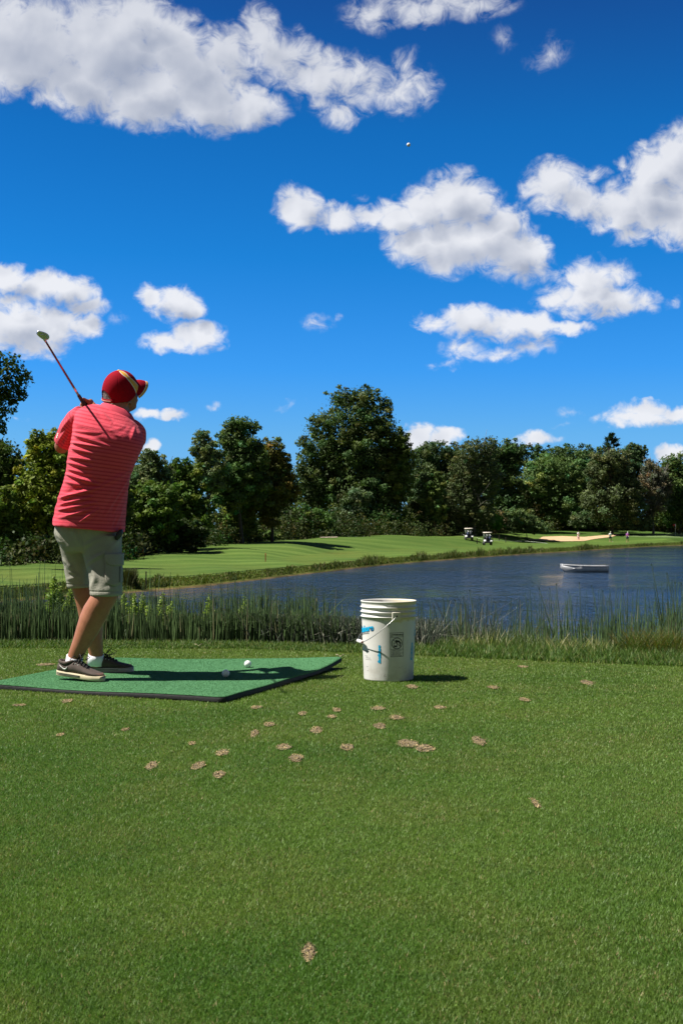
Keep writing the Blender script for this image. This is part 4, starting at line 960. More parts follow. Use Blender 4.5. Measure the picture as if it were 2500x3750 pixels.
# ---- club in the hands
club = empty('golf_club', tuple(G0)); club['base'] = tuple(G0)
tag(club, 'iron golf club with red shaft and black grip, raised over the golfer\'s left shoulder', 'golf club')
SHAFT = simple('red_shaft', (.36, .035, .04), .28, .75); STEEL = simple('steel', (.60, .61, .65), .22, .9); GRIPM = simple('rubber_grip', (.02, .02, .021), .7, bump=.5, bscale=300, bdist=.001)
gm = MB(); gm.tube([grip(0), grip(.01), grip(.12), grip(.285)], [.0085, .0098, .0112, .0135], 14); gm.build('grip', GRIPM, club)
HO = Vector((-1.5145, 6.245, 1.822)); sd_ = (HO-G0).normalized()
sf = MB(); sf.tube([G0, G0+sd_*.10], [.0068, .0064], 12); sf.build('shaft_band', STEEL, club)
sf = MB(); sf.tube([G0+sd_*.098, HO-sd_*.03], [.0064, .0048], 12); sf.build('shaft', SHAFT, club)
hd = MB(); hd.tube([HO-sd_*.045, HO-sd_*.03, HO+sd_*.012], [.0055, .0068, .0062], 12)
A = W(152, 1216, 6.245)-HO; ax1 = Vector((.80, .45, -.40)).normalized(); ax2 = Vector((.38, -.25, .55)); ax2 = (ax2-ax1*ax2.dot(ax1)).normalized(); ax3 = ax1.cross(ax2)
pro = [(-.030, .010, .0045), (-.020, .016, .0065), (-.004, .021, .0085), (.014, .024, .010), (.030, .023, .010), (.042, .017, .008), (.048, .007, .005)]
hc = HO+sd_*.018; R = []
for (s_, h_, t_) in pro:
    s_, h_, t_ = s_*.85, h_*.8, t_*.95
    R.append([hc+ax1*(s_-.006)+ax2*(h_*math.cos(a)*1.0+.004)+ax3*(t_*math.copysign(abs(math.sin(a))**.7, math.sin(a))*(1.25 if math.cos(a) < 0 else .7)) for a in np.linspace(0, 2*PI, 21)[:-1]])
hd.rings(R); h_o = hd.build('club_head', STEEL, club)
for sg in (1, -1):
    cb = MB(); cb.tube([hc+ax1*(.008+.018*math.cos(a))+ax2*(.004+.009*math.sin(a))+ax3*sg*.010 for a in np.linspace(0, 2*PI, 25)], .0022, 6, cap=False); cb.build('cavity_rim', STEEL, h_o)

# ------------------------------------------------------------------ turf mat
MC = [Vector((-.570, 5.98, 0)), Vector((.0, 7.14, 0)), Vector((-1.428, 7.81, 0)), Vector((-1.886, 6.515, 0))]   # near, right, back, left corners
MC[1] = Vector((.012, 7.47, 0)); 
def mat_pt(a, b):
    """a along near->right (0..1), b along near->left (0..1)"""
    p = MC[0]*(1-a)*(1-b)+MC[1]*a*(1-b)+MC[2]*a*b+MC[3]*(1-a)*b
    e1 = .010*math.sin(b*9)*(1-a)**4; p = p+Vector((0, e1, 0))
    wob = .5+.5*math.sin(a*13+.6); h = .024+.0035*math.sin(b*7+a*3)*(1-a)+.0045*wob*max(0, 1-b*5)
    curl = max(0, a-.62)/.38; h += .038*curl**1.8*max(0, 1-b*1.3)**1.2
    return p, h
def rc(a, b, r=.03):
    """round the corners a little"""
    for ca in (0, 1):
        for cb in (0, 1):
            da, db = abs(a-ca), abs(b-cb)
            if da < r and db < r:
                d = math.hypot(r-da, r-db)
                if d > r: k = r/d; a = ca+(r-(r-da)*k)*(1 if ca == 0 else -1); b = cb+(r-(r-db)*k)*(1 if cb == 0 else -1)
    return a, b
def mat_turf_fn(g, p, out):
    pos = g.new('ShaderNodeNewGeometry').outputs['Position']
    c = g.mix(g.mrange(g.noise(pos, 3, 5, .6), .35, .65), (0.062, 0.170, 0.074), (0.078, 0.205, 0.090))
    c = g.mix(g.mrange(g.noise(pos, 240, 3), .4, .7), c, (0.08, 0.20, 0.092)); c = g.mix(g.mrange(g.noise(pos, 120, 3), .5, .75, 0, .5), c, (0.015, 0.085, 0.03))
    g.put(p.inputs['Base Color'], c); p.inputs['Roughness'].default_value = .95; p.inputs['Specular IOR Level'].default_value = .1
    g.put(p.inputs['Normal'], g.bump(g.noise(pos, 330, 3), .6, .004))
MATT = material('mat_turf', mat_turf_fn); RUB = simple('black_rubber', (.014, .014, .014), .75, var=.3, vscale=30, bump=.5, bscale=120, bdist=.003)
mc = (MC[0]+MC[1]+MC[2]+MC[3])/4; mat = empty('turf_mat', mc); mat['base'] = tuple(mc)
tag(mat, 'thick green artificial-turf hitting mat with black rubber edge under the golfer', 'golf mat')
N = 70; top = []; bot = []
for i in range(N+1):
    for j in range(N+1):
        a, b = rc(i/N, j/N); p, h = mat_pt(a, b); top.append((p.x, p.y, h)); bot.append((p.x, p.y, max(.0005, h-.0245+ (.004 if a > .6 and b < .4 else 0))))
gf = [(i*(N+1)+j, i*(N+1)+j+1, (i+1)*(N+1)+j+1, (i+1)*(N+1)+j) for i in range(N) for j in range(N)]
m_ = MB(); m_.add(top, gf); sf_ = m_.build('turf', MATT, mat); 
s_ = sf_.modifiers.new('s', 'SOLIDIFY'); s_.thickness = .0045; s_.offset = 0
per = [i*(N+1) for i in range(N+1)]+[N*(N+1)+j for j in range(1, N+1)]+[i*(N+1)+N for i in range(N-1, -1, -1)]+[j for j in range(N-1, 0, -1)]
m_ = MB(); ctr = Vector((mc.x, mc.y, 0))
def outw(v, k): v = Vector(v); d = (v-ctr); d.z = 0; return v+d.normalized()*k
m_.rings([[outw(top[q], .002)-Vector((0, 0, .003)) for q in per], [outw(top[q], .006)-Vector((0, 0, .010)) for q in per], [outw(bot[q], .003) for q in per]], False)
m_.add([tuple(Vector(v)-Vector((0, 0, .0)) ) for v in bot], gf); m_.add([tuple(Vector(v)-Vector((0, 0, .004))) for v in top], gf)
m_.build('rubber_edge', RUB, mat)
rs = np.random.default_rng(21); n = 90000; A_ = rs.random(n); B_ = rs.random(n); V = np.zeros((n, 3, 3)); col = np.zeros((n, 3))
c00, c10, c11, c01 = [np.array(c) for c in MC]
for k in range(n): 
    pass
P_ = c00*((1-A_)*(1-B_))[:, None]+c10*(A_*(1-B_))[:, None]+c11*(A_*B_)[:, None]+c01*((1-A_)*B_)[:, None]
hh = .024+.0035*np.sin(B_*7+A_*3)*(1-A_)+.0045*(.5+.5*np.sin(A_*13+.6))*np.clip(1-B_*5, 0, 1)+.038*(np.clip(A_-.62, 0, 1)/.38)**1.8*np.clip(1-B_*1.3, 0, 1)**1.2
P_[:, 2] = hh+.0018; th = rs.random(n)*2*PI; sz = .0011; dx = np.stack([np.cos(th), np.sin(th), 0*th], 1)*sz
tip = P_+np.stack([rs.normal(size=n)*.0025, rs.normal(size=n)*.0025, .002+.0022*rs.random(n)], 1)
V = np.stack([P_-dx, P_+dx, tip], 1).reshape(-1, 3); b_ = (.8+.4*rs.random((n, 1)))*np.array([[.072, .195, .088]]); y_ = rs.random(n) < .01; b_[y_] = (.25, .40, .16)
MFUZZ = blend_leaf('mat_pile', .15, .8, spec=.1)
link('pile', np_mesh('pile', V, np.arange(3*n).reshape(n, 3), np.repeat(b_, 3, 0)), MFUZZ, sf_)

# ------------------------------------------------------------------ golf balls
def ball_fn(g, p, out):
    co = g.new('ShaderNodeTexCoord').outputs['Object']; v = g.new('ShaderNodeTexVoronoi'); g.put(v.inputs['Vector'], co); v.inputs['Scale'].default_value = 230
    p.inputs['Base Color'].default_value = (.78, .78, .76, 1); p.inputs['Roughness'].default_value = .3
    g.put(p.inputs['Normal'], g.bump(g.mrange(v.outputs[0], 0, .5), .8, .0012))
BALL = material('ball_white', ball_fn)
def golf_ball(loc, label, grp):
    m_ = MB(); m_.ball((0, 0, 0), .02135, 48, 32); o = m_.build('golf_ball', BALL); o.location = loc; o.rotation_euler = (.4, .8, .3); tag(o, label, 'golf ball', grp); return o
golf_ball(((907-CX)/F*7.24, 7.24, .0275+.02135), 'white golf ball on the green mat, the farther one towards the mat centre', 'golf balls')
golf_ball(((826.5-CX)/F*6.78, 6.78, .0275+.02135), 'white golf ball on the green mat, the nearer one left of the other', 'golf balls')
golf_ball(W(1495.6, 529, 13.7), 'struck golf ball high in the blue sky above the bucket', 'golf balls')

# ------------------------------------------------------------------ bucket
BX, BY = .265, 6.92; BH = .444
def bucket_fn(g, p, out):
    co = g.new('ShaderNodeTexCoord').outputs['Object']; sep = g.new('ShaderNodeSeparateXYZ'); g.put(sep.inputs[0], co)
    n = g.noise(co, 6, 5, .6); c = g.mix(g.mrange(n, .3, .7), (.70, .69, .66), (.62, .61, .565))
    low = g.math('MULTIPLY', g.mrange(sep.outputs[2], .14, .0, 0, 1), g.mrange(g.noise(co, 11, 6, .7), .42, .68))
    c = g.mix(g.math('MULTIPLY', low, .75), c, (.36, .31, .235))
    yel = g.math('MULTIPLY', g.mrange(g.math('ADD', sep.outputs[2], g.math('MULTIPLY', g.noise(g.vmath('MULTIPLY', co, (14, 14, 2)), 1, 3), .10)), .385, .40), g.mrange(sep.outputs[0], -.02, .05))
    c = g.mix(g.math('MULTIPLY', yel, .65), c, (.66, .56, .36))
    sp = g.mrange(g.noise(g.vmath('MULTIPLY', co, (1, 1, .6)), 62, 4, .55, .6), .665, .70); cl = g.mrange(g.noise(co, 5, 3), .42, .62)
    c = g.mix(g.math('MULTIPLY', g.math('MULTIPLY', sp, cl), .9), c, (.10, .085, .07))
    g.put(p.inputs['Base Color'], c); p.inputs['Roughness'].default_value = .48; p.inputs['Specular IOR Level'].default_value = .35
    g.put(p.inputs['Normal'], g.bump(g.noise(co, 20, 3), .1, .004))
PAIL = material('bucket_plastic', bucket_fn)
bk = empty('bucket', (BX, BY, 0)); tag(bk, 'tall white plastic bucket with ribbed rim, blue lettering and wire handle', 'bucket')
def brad(z): return .139+(.1515-.139)*min(z, .33)/.33
def lathe(prof, n=96):
    return [[Vector((r*math.cos(2*PI*k/n), r*math.sin(2*PI*k/n), z)) for k in range(n)] for r, z in prof]
prof = [(.134, .0), (.1385, .004), (.1395, .010), (.1450, .16), (.1505, .33), (.1515, .354), (.1585, .3555), (.1585, .3585), (.152, .361), (.1522, .380), (.1588, .3815), (.1588, .3845), (.1525, .387), (.1527, .407), (.1592, .4085), (.1592, .4115), (.153, .414), (.1535, .436), (.1560, .437), (.1572, .441), (.1560, .4445), (.1515, .4445), (.1490, .438), (.1480, .33), (.1360, .008), (.10, .006)]
m_ = MB(); m_.rings(lathe(prof), True); shell_ = m_.build('pail', PAIL, None); shell_.parent = bk
def onb(ang, z, off=.0008):
    """ang: 0 faces the camera, + to the right (radians)"""
    r = brad(z)+off; return Vector((r*math.sin(ang), -r*math.cos(ang), z))
HA = math.radians(13.6)
# lug and wire bail
m_ = MB(); R = []
for z in (.338, .3445, .352, .378, .384, .388):
    R.append([onb(HA+math.radians(d), z, (.010 if .34 < z < .385 and abs(d) < 8 else .0)) for d in (-9, -7.5, -6, -3, 0, 3, 6, 7.5, 9)])
m_.rings(R, False, False)
for sg in (0, PI): pass
lug = m_.build('handle_lug', PAIL, None, smooth=False); lug.parent = bk; s_ = lug.modifiers.new('s', 'SOLIDIFY'); s_.thickness = .003; s_.offset = 1
WIRE = simple('wire', (.33, .33, .32), .35, .9); DARK = simple('dark_hole', (.02, .02, .02), .8); GRIPW = simple('handle_plastic', (.66, .64, .60), .5); RUST = simple('rusty_wire', (.13, .035, .025), .7)
m_ = MB(); m_.ball(onb(HA, .366, .012), (.006, .004, .006), 12, 8); hh_ = m_.build('pivot_hole', DARK, None); hh_.parent = bk
fv = Vector((math.sin(HA), -math.cos(HA), 0)); pv = Vector((-math.cos(HA), -math.sin(HA), 0))
def bail(t): 
    c, s = math.cos(t), math.sin(t); s = s**.85 if s > 0 else 0
    return fv*(.166*math.copysign(abs(c)**.8, c))+pv*(.166*s)+Vector((0, 0, .364-.148*s))
m_ = MB(); m_.tube([fv*.158+Vector((0, 0, .366))]+[bail(t) for t in np.linspace(0.02, PI-.02, 60)]+[-fv*.158+Vector((0, 0, .366))], .0018, 8)
ba = m_.build('handle', WIRE, None); ba.parent = bk
gc = bail(PI/2); m_ = MB(); m_.tube([gc+fv*.048, gc+fv*.044, gc-fv*.044, gc-fv*.048], [.006, .0105, .0105, .006], 16); gr = m_.build('handle_grip', GRIPW, None); gr.parent = ba
m_ = MB(); m_.tube([gc+fv*.0485, gc+fv*.054], [.0062, .004], 10); rr_ = m_.build('rusty_end', RUST, None); rr_.parent = ba
# lettering printed on the pail
def letter_mesh(name, text, size, ang, z, mat, rot=0, shear=0.0, bold=0.0, off=.0009, space=1.0, arc=0.0, parent=None, align='CENTER'):
    cu = bpy.data.curves.new('txt', 'FONT'); cu.body = text; cu.size = size; cu.align_x = align; cu.align_y = 'CENTER'; cu.shear = shear; cu.offset = bold; cu.space_character = space; cu.resolution_u = 3
    o = bpy.data.objects.new('txt', cu); C.objects.link(o); dg = bpy.context.evaluated_depsgraph_get(); dg.update()
    me = bpy.data.meshes.new_from_object(o.evaluated_get(dg)); bpy.data.objects.remove(o)
    bm = bmesh.new(); bm.from_mesh(me); bmesh.ops.triangulate(bm, faces=bm.faces)
    for _ in range(3):
        long_ = [e for e in bm.edges if e.calc_length() > .006]
        if long_: bmesh.ops.subdivide_edges(bm, edges=long_, cuts=1); bmesh.ops.triangulate(bm, faces=bm.faces)
    bmesh.ops.triangulate(bm, faces=bm.faces)
    cr, sr_ = math.cos(rot), math.sin(rot)
    for v in bm.verts:
        x, y = v.co.x*cr-v.co.y*sr_, v.co.x*sr_+v.co.y*cr
        y += arc*x*x
        zz = z+y; v.co = onb(ang+x/brad(zz), zz, off)
    bm.normal_update(); bm.to_mesh(me); bm.free()
    me.materials.clear(); o = bpy.data.objects.new(name, me); C.objects.link(o); me.materials.append(mat); o.parent = parent or bk; return o
BLUE = simple('blue_print', (.0, .40, .70), .5); INK = simple('black_print', (.02, .02, .022), .6); NAVY = simple('navy_print', (.01, .09, .20), .6)
def bz(py): return CH-(py-HY)/651.0
def bang(px): return math.asin(max(-.99, min(.99, (px-1423)/651.0/.1475)))
for (px, zc) in ((1385.5, 2389), (1505.5, 2383)):
    letter_mesh('side_lettering', 'Southshore', .021, bang(px)+.012, bz(zc), NAVY, PI/2, .35, .0020, .0006)
    letter_mesh('side_lettering', 'Southshore', .021, bang(px), bz(zc), BLUE, PI/2, .35, .0015, .0010)
    letter_mesh('side_lettering', 'CREEPING BENTGRASS', .0052, bang(px+7), bz(zc-2), INK, PI/2, 0, 0)
letter_mesh('front_lettering', 'Southshore', .045, bang(1365), bz(2294), NAVY, .16, .3, .0030, .0006, align='RIGHT')
letter_mesh('front_lettering', 'Southshore', .045, bang(1364), bz(2293), BLUE, .16, .3, .0024, .0010, align='RIGHT')
letter_mesh('front_lettering', 'CREEPING BENTGRASS', .010, bang(1350), bz(2313), INK, .16, .25, .0003, align='RIGHT')
letter_mesh('front_lettering', 'Southshore', .045, bang(1514), bz(2317), BLUE, .10, .3, .0024, .0010, align='LEFT')
letter_mesh('small_print', 'University Release', .0105, bang(1349)+.0, bz(2380), INK, 0, .25, .0002, align='RIGHT')
letter_mesh('small_print', 'Produced by', .006, bang(1344), bz(2398), INK, 0, 0, 0, align='RIGHT')
letter_mesh('small_print', 'of California and', .006, bang(1352), bz(2404), INK, 0, 0, 0, align='RIGHT')
letter_mesh('small_print', 'Loveland Seed Co. Inc.', .006, bang(1357), bz(2410), INK, 0, 0, 0, align='RIGHT')
letter_mesh('small_print', 'Net Weight', .0055, bang(1346), bz(2436), INK, 0, 0, 0, align='RIGHT'); letter_mesh('small_print', '25 lbs.', .0055, bang(1346), bz(2451), INK, 0, 0, 0, align='RIGHT')
# warning label
wl = MB(); xs0, xs1 = bang(1424.5), bang(1471.5); zt, zb = bz(2310), bz(2396); wx = (xs1-xs0)*.1475; slant = .0035
def lp(u, v, off=.0008): return onb(xs0+(xs1-xs0)*u+(1-v)*.022, zb+(zt-zb)*v-(u-.5)*-.002, off)
def bar(p, q, w_):
    p = Vector(p); q = Vector(q); sx = 1/wx; sy = 1/(zt-zb); d = Vector(((q.x-p.x)*wx, (q.y-p.y)*(zt-zb))).normalized(); n_ = Vector((-d.y*w_*sx, d.x*w_*sy)); K = 10; V_ = []
    for i in range(K+1):
        c = p.lerp(q, i/K); V_ += [lp(c.x+n_.x, c.y+n_.y, .0009), lp(c.x-n_.x, c.y-n_.y, .0009)]
    wl.add(V_, [(2*i, 2*i+1, 2*i+3, 2*i+2) for i in range(K)])
for a, b in (((0, 0), (1, 0)), ((0, 1), (1, 1)), ((0, 0), (0, 1)), ((1, 0), (1, 1)), ((0, .82), (1, .82)), ((0, .30), (1, .30))): bar(a, b, .0009)
cc = (.5, .555); asp = wx/(zt-zb); rr0 = .42
pts = [(cc[0]+rr0*math.cos(a), cc[1]+rr0*asp*math.sin(a)) for a in np.linspace(0, 2*PI, 41)]
for i in range(40):
    if True:
        p, q = pts[i], pts[i+1]; sc = 1.09; 
        wl.add([lp(*p), lp(*q), lp(cc[0]+(q[0]-cc[0])*.88, cc[1]+(q[1]-cc[1])*.88), lp(cc[0]+(p[0]-cc[0])*.88, cc[1]+(p[1]-cc[1])*.88)], [(0, 1, 2, 3)])
bar((cc[0]-.30, cc[1]+.30*asp), (cc[0]+.29, cc[1]-.29*asp), .0012)
def poly(P, k=1.0): wl.add([lp(cc[0]+x*rr0, cc[1]+y*rr0*asp, .00085) for x, y in P], [tuple(range(len(P)))])
poly([(-.10+.2*math.cos(a), .42+.2*math.sin(a)) for a in np.linspace(0, 2*PI, 15)[:-1]])            # child's head
poly([(0, .48), (.35, .50), (.55, .30), (.62, .0), (.45, -.05), (.35, .15), (.05, .22)])               # back and shoulder
poly([(.40, .05), (.58, .05), (.66, -.45), (.52, -.45)]); poly([(.55, .25), (.80, .02), (.74, -.08), (.52, .1)])
poly([(.0, .35), (.16, .30), (-.10, -.02), (-.24, .04)])
for a, b in (((-.62, .08), (.02, .08)), ((-.62, .08), (-.54, -.62)), ((-.54, -.62), (-.04, -.62)), ((-.04, -.62), (.02, .08))):
    bar((cc[0]+a[0]*rr0, cc[1]+a[1]*rr0*asp), (cc[0]+b[0]*rr0, cc[1]+b[1]*rr0*asp), .0012)
poly([(-.52, -.36), (-.06, -.36), (-.08, -.56), (-.50, -.56)])
wlo = wl.build('warning_label', INK, None, smooth=False); wlo.parent = bk
letter_mesh('warning_text', 'WARNING', .0125, (xs0+xs1)/2+.05, zb+(zt-zb)*.91, INK, -.02, 0, .0004, parent=wlo)
tr = MB(); 
for a, b in (((.05, .855), (.20, .855)), ((.20, .855), (.125, .965)), ((.125, .965), (.05, .855)), ((.125, .94), (.125, .895)), ((.125, .880), (.125, .870))):
    wl2 = wl; wl = tr; bar(a, b, .0007); wl = wl2
tr_o = tr.build('warning_triangle', INK, None, smooth=False); tr_o.parent = wlo
for i, tx in enumerate(('• Children can fall into', 'bucket and drown.', '• Keep children away from', 'buckets with even a', 'small amount of liquid.')):
    letter_mesh('warning_text', tx, .0065, xs0+.03+(1-.1)*.022, zb+(zt-zb)*(.25-.052*i), INK, 0, 0, .0001, parent=wlo, align='LEFT')

# ------------------------------------------------------------------ divots (bare patches in the tee)
DIV = [ # display x, y, half width, half height
 (946,1578,14,5),(1132,1580,14,4),(1348,1569,15,6),(1204,1608,13,5),(588,1626,13,4),(695,1640,10,5),(773,1632,11,5),(762,1647,12,4),(868,1628,17,5),(910,1649,18,6),(1010,1626,15,4),(872,1669,15,7),
 (618,1665,14,5),(584,1686,10,9),(727,1678,15,8),(652,1717,20,7),(680,1743,18,10),(441,1709,8,5),(511,1730,16,8),(455,1760,17,10),(503,1781,15,9),(348,1760,14,10),(935,1709,28,9),(975,1720,26,9),(1099,1703,16,11),
 (797,1718,17,9),(288,1677,9,4),(139,1689,9,4),(154,1611,13,5),(45,1621,16,3),(1230,1847,9,13),(708,2190,16,22),(105,1527,22,3),(1200,1532,12,3),(860,1512,8,2)]
def gpt(px, py): 
    Y = CH*F/(py-HY); return np.array([(px-CX)/F*Y, Y])
DV = []
for (x, y, a, b) in DIV:
    c = gpt(x*DS, y*DS); q = gpt((x+a)*DS, y*DS); t_ = gpt(x*DS, (y-b)*DS); DV.append((c[0], c[1], q[0]-c[0], t_[1]-c[1]))
def soil_fn(g, p, out):
    pos = g.new('ShaderNodeNewGeometry').outputs['Position']
    c = g.mix(g.mrange(g.noise(pos, 300, 4, .7), .4, .6), (0.04, 0.027, 0.02), (0.28, 0.215, 0.11))
    g.put(p.inputs['Base Color'], c); p.inputs['Roughness'].default_value = .95
    g.put(p.inputs['Normal'], g.bump(g.noise(pos, 240, 4), 1.0, .008))
SOIL = material('divot_soil', soil_fn); DRY = blend_leaf('dry_clippings', .2, .8, spec=.1)
rs = np.random.default_rng(31)
for (cx, cy, ra, rb) in DV:
    m_ = MB(); ph = rs.random(4)*6; R = []
    for k, f in enumerate((1.0, .8, .4, .1)):
        R.append([Vector((cx+.9*ra*f*(1+.22*math.sin(3*a+ph[0])+.14*math.sin(5*a+ph[1]))*math.cos(a), cy+.9*rb*f*(1+.2*math.sin(2*a+ph[2])+.14*math.sin(7*a+ph[3]))*math.sin(a), .0022-.0004*k+.0025*(rs.random() if k else 0))) for a in np.linspace(0, 2*PI, 29)[:-1]])
    m_.rings(R, True); o = m_.build('divot', SOIL); tag(o, kind='structure')
    n = int(140+60000*ra*rb); th = rs.random(n)*2*PI; r_ = np.sqrt(rs.random(n))*1.0
    P_ = np.stack([cx+ra*r_*np.cos(th), cy+rb*r_*np.sin(th), np.full(n, .003)], 1); d = rs.normal(size=(n, 3))*np.array([.0030, .0030, .0016]); d[:, 2] = np.abs(d[:, 2])
    w_ = np.stack([-d[:, 1], d[:, 0], 0*d[:, 0]], 1)*.25
    Vv = np.stack([P_-w_, P_+w_, P_+d+w_*.6, P_+d-w_*.6], 1).reshape(-1, 3)
    tone = np.where(rs.random((n, 1)) < .68, np.array([[.52, .39, .20]]), np.array([[.09, .060, .042]]))*(.6+.7*rs.random((n, 1)))
    link('clippings', np_mesh('clippings', Vv, np.arange(4*n).reshape(n, 4), np.repeat(tone, 4, 0)), DRY, o)

# ------------------------------------------------------------------ turf blades on the tee
BLADE = blend_leaf('grass_blades', .32, .5, spec=.3)
def fbm2(x, y, sc, seed, octv=3):
    out = np.zeros_like(x); amp = 1; tot = 0; r = np.random.default_rng(seed)
    for o_ in range(octv):
        G_ = r.random((64, 64)); fx = x*sc*2**o_; fy = y*sc*2**o_; ix = np.floor(fx).astype(int); iy = np.floor(fy).astype(int); tx = fx-ix; ty = fy-iy; tx = tx*tx*(3-2*tx); ty = ty*ty*(3-2*ty)
        g00 = G_[ix % 64, iy % 64]; g10 = G_[(ix+1) % 64, iy % 64]; g01 = G_[ix % 64, (iy+1) % 64]; g11 = G_[(ix+1) % 64, (iy+1) % 64]
        out += amp*((g00*(1-tx)+g10*tx)*(1-ty)+(g01*(1-tx)+g11*tx)*ty); tot += amp; amp *= .55
    return out/tot
def in_mat(x, y, grow=0.01):
    ins = np.ones(len(x), bool); Q = [MC[0], MC[1], MC[2], MC[3]]
    for k in range(4):
        a, b = Q[k], Q[(k+1) % 4]; e = np.array([b.x-a.x, b.y-a.y]); e /= np.linalg.norm(e); ins &= (-e[1]*(x-a.x)+e[0]*(y-a.y)) > -grow
    return ins
def turf(n, seed, side=False):
    rs = np.random.default_rng(seed); t = rs.random(n); Y = 1.95*(9.1/1.95)**(t**.96); u = (rs.random(n)*2-1)*.36; x = u*Y
    if side: x = np.sign(u)*(.36*Y+1.5*rs.random(n)**1.3); u = x/Y
    keep = (Y < tee_edge(u)+.12) & ~in_mat(x, Y) & (np.hypot(x-BX, Y-BY) > .140)
    for (cx, cy, ra, rb) in DV: keep &= ~((((x-cx)/ra)**2+((Y-cy)/rb)**2 < .45+.75*rs.random(n)) & (rs.random(n) < .95))
    x, Y, u = x[keep], Y[keep], u[keep]; n = len(x)
    pz = Y/1227.0                                   # a render pixel at that distance
    w_ = np.maximum(.0010, pz*.33)*(.7+.6*rs.random(n)); h = (.0048+.0045*rs.random(n))*(1+.25*(fbm2(x, Y, 3, 5)-.5))+pz*.22
    th = rs.random(n)*2*PI; la = .25+.75*rs.random(n); lx = np.cos(th)*la*h; ly = np.sin(th)*la*h; a2 = rs.random(n)*PI
    wx_, wy_ = np.cos(a2)*w_, np.sin(a2)*w_; z0 = np.zeros(n)
    V = np.stack([np.stack([x-wx_, Y-wy_, z0], 1), np.stack([x+wx_, Y+wy_, z0], 1), np.stack([x+lx, Y+ly, h], 1)], 1)
    m1 = fbm2(x, Y, .9, 1); m2 = fbm2(x, Y, 3.2, 2); m3 = fbm2(x, Y*1.2, 11, 3, 2)
    f = np.clip((m1-.38)/.26, 0, 1)[:, None]; g2 = np.clip((m2-.42)/.25, 0, 1)[:, None]; g3 = np.clip((m3-.55)/.25, 0, 1)[:, None]
    base = np.array([[.088, .180, .028]])*(1-f)+np.array([[.134, .226, .040]])*f
    base = base*(1-.5*g2)+np.array([[.165, .220, .048]])*.5*g2; base = base*(1-.35*g3)+np.array([[.075, .150, .036]])*.35*g3
    far_ = np.clip((Y-5.5)/2.5, 0, 1)[:, None]; base = base*(1-.35*far_)+np.array([[.200, .255, .052]])*.35*far_
    c = base*(.80+.44*rs.random((n, 1))); dry = rs.random(n) < (.015+.04*g2[:, 0]); c[dry] = np.array([.34, .27, .13])*(.6+.7*rs.random((dry.sum(), 1)))
    cols = np.repeat(c, 3, 0); cols[0::3] *= 1; 
    return tag(link('tee_grass', np_mesh('tee_grass', V.reshape(-1, 3), np.arange(3*n).reshape(n, 3), cols), BLADE), 'short mown grass of the tee' if not side else 'mown grass at the outer sides of the tee', 'grass', kind='stuff')
turf(900000, 41); turf(260000, 42, True)

def blades(name, X, Yy, Z0, H, wid, lean, cols, rs, seg=3, mat=BLADE, label=None, curve=1.6, leanvec=None):
    """long curved blades as tapering strips"""
    n = len(X); th = rs.random(n)*2*PI; lx = np.cos(th)*lean*H; ly = np.sin(th)*lean*H
    if leanvec is not None: lx = lx+leanvec[0]*H; ly = ly+leanvec[1]*H
    a = rs.random(n)*PI; wx_, wy_ = np.cos(a), np.sin(a)*.6; rows = []
    for s in range(seg+1):
        t = s/seg; w_ = wid*(1-t**1.5)*.5+wid*.04
        cx_ = X+lx*t**curve; cy_ = Yy+ly*t**curve; cz = Z0+H*t*(1-.25*lean*t)
        rows.append(np.stack([np.stack([cx_-wx_*w_, cy_-wy_*w_, cz], 1), np.stack([cx_+wx_*w_, cy_+wy_*w_, cz], 1)], 1))
    V = np.stack(rows, 1).reshape(-1, 3); k = (np.arange(n)*(2*(seg+1)))[:, None, None]; s_ = (np.arange(seg)*2)[None, :, None]
    Fc = (k+s_+np.array([0, 1, 3, 2])[None, None]).reshape(-1, 4)
    return V, Fc, np.repeat(cols, 2*(seg+1), 0)
def zt(x, Y): return near_z(x/Y, Y)
# longer fringe at the rim of the tee
rs = np.random.default_rng(51); n = 46000; u = (rs.random(n)*2-1)*.36; e = tee_edge(u); right = np.clip((u+.02)/.1, 0, 1)
Yy = e+(rs.random(n)**1.1)*(.55+.4*right)-.10; x = u*Yy; Hh = (.020+.035*rs.random(n))*(1+.6*right)*np.clip(.55+(Yy-e)*2.2, .5, 2.2)
base = np.where(rs.random((n, 1)) < .8, np.array([[.085, .155, .030]]), np.array([[.20, .22, .07]]))*(.55+.9*rs.random((n, 1)))
V, Fc, cl_ = blades('x', x, Yy, zt(x, Yy), Hh, .0065, .45, base, rs, 2)
tag(link('fringe_grass', np_mesh('fringe_grass', V, Fc, cl_), BLADE), 'longer grass fringe along the rim of the tee', 'grass', kind='stuff')
# tussocky meadow grass on the bank, right of the bucket mostly
n = 52000; u = -.30+rs.random(n)*.68; e = tee_edge(u); d = rs.random(n)**.9*2.6; Yy = e+.45+d; x = u*Yy
right = np.clip((u-.055)/.05, 0, 1); keep = rs.random(n) < (.06+.66*right); u, Yy, x, d, right = u[keep], Yy[keep], x[keep], d[keep], right[keep]; n = len(x)
cl2 = fbm2(x, Yy, 1.6, 8); Hh = (.06+.22*cl2)*(.4+.9*rs.random(n))*(.55+.45*right)+d*.055
col = np.where(rs.random((n, 1)) < .50, np.array([[.10, .140, .028]]), np.array([[.36, .33, .15]])); col = np.where((cl2 > .58)[:, None], np.array([[.085, .13, .025]]), col)*(.5+.9*rs.random((n, 1)))
V, Fc, cl_ = blades('x', x, Yy, zt(x, Yy), Hh, .007, .55, col, rs, 3)
tag(link('meadow_grass', np_mesh('meadow_grass', V, Fc, cl_), BLADE), 'rough meadow grass on the bank between tee and lake', 'grass', kind='stuff')

